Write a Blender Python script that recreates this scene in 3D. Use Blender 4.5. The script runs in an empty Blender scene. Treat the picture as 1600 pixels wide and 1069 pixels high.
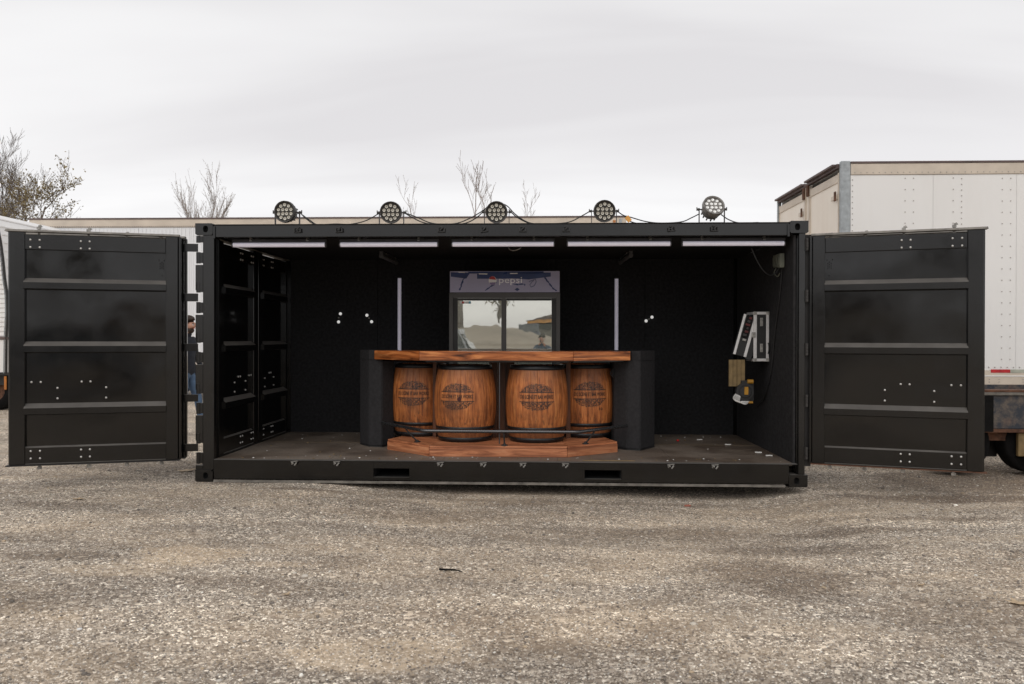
import bpy, bmesh, math, random
import numpy as np
from mathutils import Vector, Matrix, noise as mnoise
random.seed(7); np.random.seed(7)
PI = math.pi
S = bpy.context.scene
COL = S.collection

# ------------------------------------------------------------------ camera
cam_d = bpy.data.cameras.new('camera'); cam = bpy.data.objects.new('camera', cam_d); COL.objects.link(cam)
cam.location = (3.4913, -7.7342, 1.4447)
cam_d.sensor_width = 36; cam_d.lens = 36*1225.78/1600
cam_d.clip_start = 0.05; cam_d.clip_end = 2000
cam.rotation_mode = 'XYZ'
M_ = Matrix.Rotation(.0404, 4, 'Z') @ Matrix.Rotation(PI/2-.0048, 4, 'X') @ Matrix.Rotation(.0018, 4, 'Z')
cam.rotation_euler = M_.to_euler()
cam_d.dof.use_dof = True; cam_d.dof.focus_distance = 7.9; cam_d.dof.aperture_fstop = 3.2
S.camera = cam

# ------------------------------------------------------------------ world: overcast sky
w = bpy.data.worlds.new('World'); S.world = w; w.use_nodes = True
nt = w.node_tree; nt.nodes.clear()
def N(nt, t, **k):
    n = nt.nodes.new(t)
    for a, b in k.items(): setattr(n, a, b)
    return n
out = N(nt, 'ShaderNodeOutputWorld'); bg = N(nt, 'ShaderNodeBackground')
sky = N(nt, 'ShaderNodeTexSky', sky_type='NISHITA'); sky.sun_disc = False
sky.sun_elevation = math.radians(42); sky.sun_rotation = math.radians(195)
bgs = N(nt, 'ShaderNodeBackground'); bgs.inputs[1].default_value = .05
tc = N(nt, 'ShaderNodeTexCoord')
sep = N(nt, 'ShaderNodeSeparateXYZ'); nt.links.new(tc.outputs['Generated'], sep.inputs[0])
zz = N(nt, 'ShaderNodeMath', operation='MAXIMUM'); nt.links.new(sep.outputs[2], zz.inputs[0]); zz.inputs[1].default_value = 0
za = N(nt, 'ShaderNodeMath', operation='ADD'); nt.links.new(zz.outputs[0], za.inputs[0]); za.inputs[1].default_value = .22
dx = N(nt, 'ShaderNodeMath', operation='DIVIDE'); nt.links.new(sep.outputs[0], dx.inputs[0]); nt.links.new(za.outputs[0], dx.inputs[1])
dy = N(nt, 'ShaderNodeMath', operation='DIVIDE'); nt.links.new(sep.outputs[1], dy.inputs[0]); nt.links.new(za.outputs[0], dy.inputs[1])
cmb = N(nt, 'ShaderNodeCombineXYZ'); nt.links.new(dx.outputs[0], cmb.inputs[0]); nt.links.new(dy.outputs[0], cmb.inputs[1])
mp = N(nt, 'ShaderNodeMapping'); mp.inputs['Rotation'].default_value = (0, 0, .35); mp.inputs['Scale'].default_value = (.45, 1.5, 1); mp.inputs['Location'].default_value = (3.1, .6, 0)
nt.links.new(cmb.outputs[0], mp.inputs[0])
nz = N(nt, 'ShaderNodeTexNoise'); nz.inputs['Scale'].default_value = 1.1; nz.inputs['Detail'].default_value = 4; nz.inputs['Roughness'].default_value = .45; nz.inputs['Distortion'].default_value = .4
nt.links.new(mp.outputs[0], nz.inputs[0])
cr = N(nt, 'ShaderNodeValToRGB'); nt.links.new(nz.outputs[0], cr.inputs[0])
cr.color_ramp.elements[0].position = .32; cr.color_ramp.elements[0].color = (.79, .775, .79, 1)
cr.color_ramp.elements[1].position = .62; cr.color_ramp.elements[1].color = (.985, .98, .985, 1)
# a little brighter towards the horizon, as under a thin overcast
hr = N(nt, 'ShaderNodeMapRange'); nt.links.new(sep.outputs[2], hr.inputs[0])
hr.inputs[1].default_value = 0.0; hr.inputs[2].default_value = .5; hr.inputs[3].default_value = 1.07; hr.inputs[4].default_value = .95
mul = N(nt, 'ShaderNodeVectorMath', operation='SCALE'); nt.links.new(cr.outputs[0], mul.inputs[0]); nt.links.new(hr.outputs[0], mul.inputs['Scale'])
nt.links.new(mul.outputs[0], bg.inputs[0]); bg.inputs[1].default_value = 1.0
nt.links.new(sky.outputs[0], bgs.inputs[0])
mx = N(nt, 'ShaderNodeMixShader'); mx.inputs[0].default_value = .96
nt.links.new(bgs.outputs[0], mx.inputs[1]); nt.links.new(bg.outputs[0], mx.inputs[2]); nt.links.new(mx.outputs[0], out.inputs[0])

sun_d = bpy.data.lights.new('sun', 'SUN'); sun_d.energy = .85; sun_d.angle = math.radians(50); sun_d.color = (1, .95, .88)
sun = bpy.data.objects.new('sun', sun_d); COL.objects.link(sun)
el, az = math.radians(42), math.radians(195)
sdir = Vector((math.sin(az)*math.cos(el), math.cos(az)*math.cos(el), math.sin(el)))
sun.rotation_euler = sdir.to_track_quat('Z', 'Y').to_euler(); sun.location = (0, -5, 20)

S.view_settings.view_transform = 'Standard'; S.view_settings.look = 'None'
S.view_settings.gamma = 1; S.view_settings.exposure = 0; S.view_settings.use_curve_mapping = False
S.render.engine = 'CYCLES'
S.cycles.max_bounces = 8

# ------------------------------------------------------------------ materials
def mat(name):
    m = bpy.data.materials.new(name); m.use_nodes = True
    m.node_tree.nodes.clear()
    o = N(m.node_tree, 'ShaderNodeOutputMaterial'); b = N(m.node_tree, 'ShaderNodeBsdfPrincipled')
    m.node_tree.links.new(b.outputs[0], o.inputs[0])
    return m, m.node_tree, b
def tex(nt, kind='Object', scale=(1, 1, 1), loc=(0, 0, 0), rot=(0, 0, 0), obj=None):
    t = N(nt, 'ShaderNodeTexCoord'); p = N(nt, 'ShaderNodeMapping')
    if obj: t.object = obj
    p.inputs['Scale'].default_value = scale; p.inputs['Location'].default_value = loc; p.inputs['Rotation'].default_value = rot
    nt.links.new(t.outputs[kind], p.inputs[0]); return p.outputs[0]
def noise(nt, vec, scale, detail=4, rough=.55, dist=0):
    n = N(nt, 'ShaderNodeTexNoise'); nt.links.new(vec, n.inputs[0])
    n.inputs['Scale'].default_value = scale; n.inputs['Detail'].default_value = detail
    n.inputs['Roughness'].default_value = rough; n.inputs['Distortion'].default_value = dist
    return n.outputs[0]
def ramp(nt, fac, stops, interp='LINEAR'):
    r = N(nt, 'ShaderNodeValToRGB'); nt.links.new(fac, r.inputs[0]); e = r.color_ramp.elements
    r.color_ramp.interpolation = interp
    while len(e) < len(stops): e.new(.5)
    for i, (p, c) in enumerate(stops):
        e[i].position = p; e[i].color = (c, c, c, 1) if isinstance(c, (int, float)) else (*c, 1)
    return r.outputs[0]
def mixc(nt, fac, a, b, mode='MIX'):
    m = N(nt, 'ShaderNodeMix', data_type='RGBA', blend_type=mode)
    def s(v, i):
        if isinstance(v, (int, float)): m.inputs[i].default_value = v if i == 0 else (v, v, v, 1)
        elif isinstance(v, tuple): m.inputs[i].default_value = (*v, 1)
        else: nt.links.new(v, m.inputs[i])
    s(fac, 0); s(a, 6); s(b, 7); return m.outputs[2]
def mth(nt, op, a, b=0.0, c=None):
    m = N(nt, 'ShaderNodeMath', operation=op)
    for i, v in enumerate((a, b) if c is None else (a, b, c)):
        if isinstance(v, (int, float)): m.inputs[i].default_value = v
        else: nt.links.new(v, m.inputs[i])
    return m.outputs[0]
def bump(nt, h, strength, dist, b):
    n = N(nt, 'ShaderNodeBump'); n.inputs['Strength'].default_value = strength; n.inputs['Distance'].default_value = dist
    nt.links.new(h, n.inputs['Height']); nt.links.new(n.outputs[0], b.inputs['Normal']); return n
def simple(name, col, rough=.5, metal=0, var=.25, scale=6, bmp=0, bscale=40, coat=0, spec=.5):
    m, nt, b = mat(name)
    v = tex(nt)
    n = noise(nt, v, scale, 5)
    lo = tuple(c*(1-var) for c in col); hi = tuple(min(1, c*(1+var)) for c in col)
    nt.links.new(ramp(nt, n, [(.3, lo), (.7, hi)]), b.inputs['Base Color'])
    nt.links.new(ramp(nt, noise(nt, v, scale*1.7, 4), [(.3, max(0, rough-.08)), (.7, min(1, rough+.08))]), b.inputs['Roughness'])
    b.inputs['Metallic'].default_value = metal; b.inputs['Specular IOR Level'].default_value = spec
    if coat: b.inputs['Coat Weight'].default_value = coat
    if bmp: bump(nt, noise(nt, v, bscale, 3), bmp, .01, b)
    return m

def black_paint(name, base, rough, dusty, wav=.0, top=.8, spec=.62):
    m, nt, b = mat(name)
    v = tex(nt)
    d = noise(nt, v, 3.2, 6, .65); g = noise(nt, v, 60, 3, .6)
    dd = mth(nt, 'MULTIPLY', ramp(nt, d, [(.42, 0), (.75, 1)]), ramp(nt, g, [(.3, .3), (.7, 1)]))
    dd = mth(nt, 'MULTIPLY', dd, dusty)
    # dust on upward faces, which also paints in the sky-lit band on stiffeners
    ge = N(nt, 'ShaderNodeNewGeometry'); sx = N(nt, 'ShaderNodeSeparateXYZ'); nt.links.new(ge.outputs['True Normal'], sx.inputs[0])
    up = mth(nt, 'MULTIPLY', ramp(nt, sx.outputs[2], [(.3, 0), (.8, 1)]), mth(nt, 'MULTIPLY', ramp(nt, d, [(.3, .55), (.7, 1)]), top))
    dd = mth(nt, 'MAXIMUM', dd, up)
    nt.links.new(mixc(nt, dd, (base, base*.97, base*.95), (.15, .138, .125)), b.inputs['Base Color'])
    r0 = ramp(nt, noise(nt, v, 5, 5), [(.3, rough-.04), (.7, rough+.06)])
    nt.links.new(mixc(nt, dd, r0, .75), b.inputs['Roughness'])
    b.inputs['Specular IOR Level'].default_value = spec
    hb = mth(nt, 'ADD', mth(nt, 'MULTIPLY', noise(nt, v, 1.3, 1, .4), wav), mth(nt, 'MULTIPLY', noise(nt, v, 150, 2), .0012))
    bump(nt, hb, 1, .06, b)
    return m
MT = {}
MT['black'] = black_paint('black_container_paint', .003, .17, .02)
MT['black_sheet'] = black_paint('black_door_sheet_paint', .002, .12, .008, .22)
MT['black_dusty'] = black_paint('dusty_black_paint', .022, .5, .75)
MT['post'] = black_paint('black_post_paint', .003, .22, .04)
MT['lip'] = simple('dusty_skylit_lip', (.17, .155, .135), .7, 0, .5, 9)
MT['rubber'] = simple('gasket_rubber', (.012, .011, .011), .55)
MT['carpet'] = simple('black_wall_carpet', (.024, .024, .0255), .95, 0, .3, 30, .4, 300, spec=.1)
MT['carpet_grey'] = simple('charcoal_wall_carpet', (.031, .030, .031), .95, 0, .25, 25, .4, 300, spec=.1)
MT['cabinet'] = simple('charcoal_cabinet_covering', (.030, .029, .031), .85, 0, .2, 30, .3, 260, spec=.2)
MT['bolt'] = simple('zinc_bolt', (.6, .59, .57), .38, .6, .15, 30)
MT['steel'] = simple('worn_bare_steel', (.36, .35, .33), .45, .6, .5, 25)
MT['rust'] = simple('rusty_steel', (.11, .05, .028), .85, .1, .5, 14, .5, 60)
MT['hole'] = simple('dark_hole', (.004, .004, .004), .9)
MT['tube'] = simple('milky_tube_diffuser', (.80, .78, .85), .35, 0, .04, 8)
MT['tube_back'] = simple('grey_tube_housing', (.07, .07, .075), .5, .3)
MT['alu'] = simple('aluminium_edge', (.74, .73, .73), .42, .35, .1, 20)
MT['par'] = simple('dark_lamp_housing', (.035, .032, .03), .5, 0, .3, 30)
MT['par_skylit'] = simple('skylit_lamp_housing', (.2, .19, .18), .45, .2, .3, 30)
MT['lens'] = simple('pale_lens', (.62, .6, .52), .15, 0, .1, 30)
MT['lens_skylit'] = simple('skylit_lens', (.82, .82, .8), .15, .3, .1, 30)
MT['cable'] = simple('black_cable_rubber', (.02, .02, .021), .55)
MT['orange'] = simple('orange_tape', (.75, .36, .07), .5)
MT['red'] = simple('red_plastic', (.5, .02, .02), .4)
MT['yellow'] = simple('yellow_plastic', (.38, .19, .02), .45)
MT['tan'] = simple('tan_board', (.21, .145, .065), .7, 0, .25, 12)
MT['white_plastic'] = simple('white_plastic', (.75, .74, .72), .4, 0, .06)
MT['fridge'] = simple('grey_cooler_paint', (.06, .056, .052), .4, 0, .1, 5)
MT['fridge_dark'] = simple('dark_cooler_gasket', (.012, .011, .01), .5)
MT['galv'] = simple('galvanised_corner', (.36, .385, .4), .5, .35, .2, 14)
MT['tyre'] = simple('tyre_rubber', (.008, .0075, .0075), .9, 0, .3, 12, .3, 60, spec=.15)
MT['rail_beige'] = simple('weathered_beige_rail', (.62, .54, .45), .6, 0, .12, 3)
MT['dark_trim'] = simple('dark_roof_trim', (.11, .075, .07), .6, 0, .3, 4)
MT['refl_red'] = simple('red_reflective_tape', (.5, .02, .025), .35)
MT['refl_white'] = simple('grey_reflective_tape', (.42, .43, .36), .35)
MT['tailor'] = simple('orange_marker', (.42, .15, .03), .3)
MT['bark'] = simple('grey_brown_bark', (.15, .12, .1), .9, 0, .3, 3)
MT['bark_pale'] = simple('pale_twig_bark', (.3, .25, .225), .9, 0, .2, 3)
MT['leaf'] = simple('dry_olive_leaf', (.2, .155, .07), .8, 0, .5, 1.3)
MT['dead_leaf'] = simple('pale_dead_leaf', (.48, .36, .23), .7, 0, .3, 20)
MT['skin'] = simple('skin', (.5, .27, .19), .55, 0, .12, 20)
MT['hair'] = simple('dark_brown_hair', (.035, .02, .013), .7, 0, .4, 60)
MT['jacket'] = simple('navy_black_jacket', (.012, .015, .024), .85, 0, .3, 12, .3, 40)
MT['jeans'] = simple('blue_denim', (.085, .14, .23), .85, 0, .3, 10, .3, 60)
MT['shoe'] = simple('tan_shoe', (.25, .14, .07), .7)

def white_siding(name, col, dirt, streak):
    m, nt, b = mat(name)
    v = tex(nt, scale=(1, 1, .18)); v2 = tex(nt)
    a = ramp(nt, noise(nt, v, 2.4, 6, .6), [(.45, 0), (.85, 1)])
    c = mixc(nt, mth(nt, 'MULTIPLY', a, streak), col, dirt)
    c = mixc(nt, mth(nt, 'MULTIPLY', ramp(nt, noise(nt, v2, .7, 3), [(.35, 0), (.7, 1)]), .35), c, tuple(x*.93 for x in col))
    nt.links.new(c, b.inputs['Base Color']); b.inputs['Roughness'].default_value = .5
    bump(nt, noise(nt, v2, 1.1, 2), .3, .02, b)
    return m
MT['siding'] = white_siding('white_trailer_skin', (.85, .84, .825), (.62, .57, .5), .25)
MT['siding_far'] = white_siding('white_fluted_skin', (.82, .83, .85), (.6, .56, .5), .15)
MT['siding_warm'] = white_siding('cream_trailer_door', (.86, .78, .68), (.62, .5, .38), .35)
MT['caravan'] = white_siding('white_caravan_skin', (.80, .79, .78), (.6, .57, .52), .25)

for _k, _e in (('tube', .13),):
    _b = [n for n in MT[_k].node_tree.nodes if n.type == 'BSDF_PRINCIPLED'][0]
    _b.inputs['Emission Color'].default_value = (.86, .82, 1, 1); _b.inputs['Emission Strength'].default_value = _e
MT['knob_glow'] = simple('glowing_hook_knob', (.85, .85, .85), .3); _b = [n for n in MT['knob_glow'].node_tree.nodes if n.type == 'BSDF_PRINCIPLED'][0]
_b.inputs['Emission Color'].default_value = (1, .99, .96, 1); _b.inputs['Emission Strength'].default_value = .5  # glow added to whiten the hook knobs
def flat_steel():
    m, nt, b = mat('blue_black_rusty_steel')
    v = tex(nt)
    n1 = noise(nt, v, 9, 7, .7); n2 = noise(nt, v, 2.2, 4)
    c = mixc(nt, ramp(nt, n1, [(.42, 0), (.62, 1)]), (.022, .028, .04), (.13, .105, .085))
    c = mixc(nt, ramp(nt, n2, [(.55, 0), (.75, .8)]), c, (.14, .065, .04))
    nt.links.new(c, b.inputs['Base Color']); b.inputs['Roughness'].default_value = .6
    bump(nt, n1, .4, .01, b); return m
MT['flatsteel'] = flat_steel()

def wood_bar(name, cols, scale=(1.2, 14, 14), rough=.35, grain=26.):
    # grain runs along local X
    m, nt, b = mat(name)
    oi = N(nt, 'ShaderNodeObjectInfo')
    t = N(nt, 'ShaderNodeTexCoord'); ad = N(nt, 'ShaderNodeVectorMath', operation='ADD')
    sc = N(nt, 'ShaderNodeVectorMath', operation='SCALE'); sc.inputs[0].default_value = (13.1, 7.7, 5.3); nt.links.new(oi.outputs['Random'], sc.inputs['Scale'])
    nt.links.new(t.outputs['Object'], ad.inputs[0]); nt.links.new(sc.outputs[0], ad.inputs[1])
    p = N(nt, 'ShaderNodeMapping'); p.inputs['Scale'].default_value = scale; nt.links.new(ad.outputs[0], p.inputs[0])
    v = p.outputs[0]
    n1 = noise(nt, v, 1.6, 6, .62, 1.2); n2 = noise(nt, v, 5, 5, .7)
    wv = N(nt, 'ShaderNodeTexWave', wave_type='RINGS', rings_direction='X'); nt.links.new(v, wv.inputs[0])
    wv.inputs['Scale'].default_value = .35; wv.inputs['Distortion'].default_value = 7; wv.inputs['Detail'].default_value = 3
    c = ramp(nt, n1, [(.3, cols[0]), (.5, cols[1]), (.72, cols[2])])
    c = mixc(nt, mth(nt, 'MULTIPLY', ramp(nt, wv.outputs[1], [(.0, 1), (.35, 0)]), .55), c, cols[0])
    c = mixc(nt, mth(nt, 'MULTIPLY', ramp(nt, n2, [(.55, 0), (.75, 1)]), .4), c, cols[0])
    hv = N(nt, 'ShaderNodeHueSaturation'); nt.links.new(c, hv.inputs['Color'])
    nt.links.new(mth(nt, 'ADD', mth(nt, 'MULTIPLY', oi.outputs['Random'], .4), .8), hv.inputs['Value'])
    nt.links.new(hv.outputs[0], b.inputs['Base Color'])
    b.inputs['Roughness'].default_value = rough
    bump(nt, n2, .35, .006, b)
    return m
MT['bar_wood'] = wood_bar('varnished_bar_wood', ((.045, .012, .005), (.42, .125, .034), (.85, .34, .115)), rough=.26)
MT['plinth_wood'] = wood_bar('stained_plinth_wood', ((.17, .05, .02), (.5, .185, .08), (.66, .31, .16)), rough=.5)
MT['back_wood'] = wood_bar('dark_back_boards', ((.03, .012, .006), (.10, .036, .015), (.16, .06, .024)), scale=(14, 14, 1.2), rough=.6)

def ply():
    m, nt, b = mat('dusty_container_plywood')
    v = tex(nt, scale=(1, 3, 1)); v2 = tex(nt)
    n1 = noise(nt, v, 3, 7, .7); n2 = noise(nt, v2, 1.3, 5, .6); n3 = noise(nt, v2, 70, 3, .7)
    c = ramp(nt, n1, [(.3, (.032, .021, .016)), (.7, (.10, .068, .048))])
    c = mixc(nt, mth(nt, 'MULTIPLY', ramp(nt, n2, [(.35, .25), (.62, 1)]), ramp(nt, n3, [(.35, .3), (.65, .9)])), c, (.27, .225, .185))
    nt.links.new(c, b.inputs['Base Color']); nt.links.new(ramp(nt, n2, [(.35, .38), (.62, .75)]), b.inputs['Roughness'])
    bump(nt, n1, .25, .01, b); return m
MT['ply'] = ply()

def ground_mat():
    m, nt, b = mat('gravel_and_dirt')
    v = tex(nt)
    vst = tex(nt, scale=(.55, 1.25, 1), rot=(0, 0, .12)); big = noise(nt, vst, .9, 6, .62, .5); med = noise(nt, vst, 3.2, 6, .66, .4); fine = noise(nt, v, 28, 5, .7)
    def vor(scale, rnd=1):
        n = N(nt, 'ShaderNodeTexVoronoi'); n.inputs['Scale'].default_value = scale; n.inputs['Randomness'].default_value = rnd
        jit = N(nt, 'ShaderNodeVectorMath', operation='ADD'); nt.links.new(v, jit.inputs[0])
        nn = N(nt, 'ShaderNodeTexNoise'); nt.links.new(v, nn.inputs[0]); nn.inputs['Scale'].default_value = scale*.7
        s2 = N(nt, 'ShaderNodeVectorMath', operation='SCALE'); nt.links.new(nn.outputs[1], s2.inputs[0]); s2.inputs['Scale'].default_value = .6/scale
        nt.links.new(s2.outputs[0], jit.inputs[1]); nt.links.new(jit.outputs[0], n.inputs[0])
        sx = N(nt, 'ShaderNodeSeparateXYZ'); nt.links.new(n.outputs['Color'], sx.inputs[0])
        return n.outputs['Distance'], sx.outputs[0], sx.outputs[1]
    d1, r1, q1 = vor(70); d2, r2, q2 = vor(150); d3, r3, q3 = vor(33)
    stone = [(0, (.05, .043, .037)), (.28, (.13, .112, .095)), (.6, (.25, .222, .193)), (.84, (.40, .365, .325)), (1, (.85, .81, .74))]
    c1 = ramp(nt, r1, stone); c2 = ramp(nt, r2, stone)
    c = mixc(nt, ramp(nt, q1, [(.45, 0), (.5, 1)]), c1, c2)
    c3 = ramp(nt, r3, [(0, (.12, .1, .085)), (.7, (.3, .265, .23)), (1, (.62, .57, .5))])
    c = mixc(nt, ramp(nt, q3, [(.84, 0), (.86, .9)]), c, c3)
    # sandy dirt between the stones, in patches
    dirtm = mth(nt, 'MULTIPLY', ramp(nt, big, [(.42, .12), (.6, .8)]), ramp(nt, med, [(.3, .35), (.62, 1)]))
    def spot(x, y, rx, ry, amp):
        s = N(nt, 'ShaderNodeMapping'); t = N(nt, 'ShaderNodeTexCoord'); nt.links.new(t.outputs['Object'], s.inputs[0])
        s.vector_type = 'POINT'; s.inputs['Location'].default_value = (-x/rx, -y/ry, 0); s.inputs['Scale'].default_value = (1/rx, 1/ry, 0)
        l = N(nt, 'ShaderNodeVectorMath', operation='LENGTH'); nt.links.new(s.outputs[0], l.inputs[0])
        q = mth(nt, 'ADD', l.outputs['Value'], mth(nt, 'MULTIPLY', mth(nt, 'SUBTRACT', med, .5), 1.6))
        return mth(nt, 'MULTIPLY', ramp(nt, q, [(.55, 1), (1.15, 0)]), amp)
    for sp in SAND: dirtm = mth(nt, 'MAXIMUM', dirtm, spot(*sp))
    dirt = mixc(nt, ramp(nt, fine, [(.3, 0), (.7, 1)]), (.215, .172, .128), (.37, .305, .228))
    c = mixc(nt, mth(nt, 'MULTIPLY', dirtm, ramp(nt, r2, [(.55, .8), (.95, .25)])), c, dirt)
    # wet, darker soil, plus shade painted in under flatbed, doors and container edge
    damp_shade = ramp(nt, noise(nt, tex(nt, loc=(4.3, 1.7, 0), scale=(.5, 1.5, 1), rot=(0, 0, -.08)), 1.0, 7, .68, .6), [(.47, 0), (.66, .6)])
    for sp in DAMP_SHADE: damp_shade = mth(nt, 'MAXIMUM', damp_shade, spot(*sp[:4], sp[4]*.85))
    c = mixc(nt, damp_shade, c, mixc(nt, .5, mixc(nt, 1.0, c, (.5, .45, .41), 'MULTIPLY'), (.07, .052, .038)))
    pale = ramp(nt, noise(nt, tex(nt, loc=(9.3, 5.7, 0), scale=(.6, 1.4, 1)), .8, 5, .6, .4), [(.48, 0), (.68, .6)])
    for sp in PALE: pale = mth(nt, 'MAXIMUM', pale, spot(*sp))
    c = mixc(nt, pale, c, mixc(nt, 1.0, c, (1.5, 1.47, 1.42), 'MULTIPLY'))
    hv = N(nt, 'ShaderNodeHueSaturation'); nt.links.new(c, hv.inputs['Color']); hv.inputs['Value'].default_value = GV
    nt.links.new(mixc(nt, 1.0, hv.outputs[0], (1.03, .985, .925), 'MULTIPLY'), b.inputs['Base Color'])
    b.inputs['Roughness'].default_value = .85; b.inputs['Specular IOR Level'].default_value = .3
    h = mth(nt, 'ADD', mth(nt, 'MULTIPLY', mth(nt, 'SUBTRACT', 1, d1), .9), mth(nt, 'MULTIPLY', mth(nt, 'SUBTRACT', 1, d2), .5))
    h = mth(nt, 'MULTIPLY', h, mth(nt, 'SUBTRACT', 1.1, dirtm))
    bump(nt, h, 1, .008, b)
    return m
GV = 1.62
PALE = [(3.35, -3.6, 1.3, .5, .7), (2.1, -3.9, .8, .3, .5), (4.6, -3.9, .9, .35, .5), (3.2, -2.2, 1.6, .25, .45), (4.2, -1.0, 1.6, .3, .4), (.9, -1.6, 1.0, .25, .4), (6.3, -2.3, .6, .15, .5)]
SAND = [(1.12, -2.63, .5, .3, 1.0), (.85, -3.0, .45, .18, .8), (1.75, -2.75, .4, .12, .7), (2.74, -4.1, .65, .28, .95), (2.2, -3.6, .35, .14, .6), (3.34, -2.85, 1.0, .18, .55), (4.2, -2.5, .5, .15, .5), (5.0, -2.2, .5, .2, .5)]
DAMP_SHADE = [(4.95, -2.75, .6, .55, .8), (5.3, -2.0, .8, .22, .7), (5.9, -3.5, .9, .5, .5), (5.9, -1.5, .9, .13, .8), (6.8, -1.1, .8, .1, .7), (.4, -2.7, .6, .14, .7), (7.5, -.15, 1.7, .3, 1.0), (-.7, -1.15, .8, .13, .65), (1.2, -.3, .7, .09, .7), (3.5, -.25, 2.6, .1, .6), (2.1, -3.2, .35, .2, .4), (-.9, .9, 1.4, .6, .6), (8.6, .6, 2.2, 1.0, .9), (1.6, -3.1, .5, .12, .5), (4.4, -4.1, .3, .1, .4)]  # wet patches together with painted shade beside the container and flatbed
MT['ground'] = ground_mat()

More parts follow.
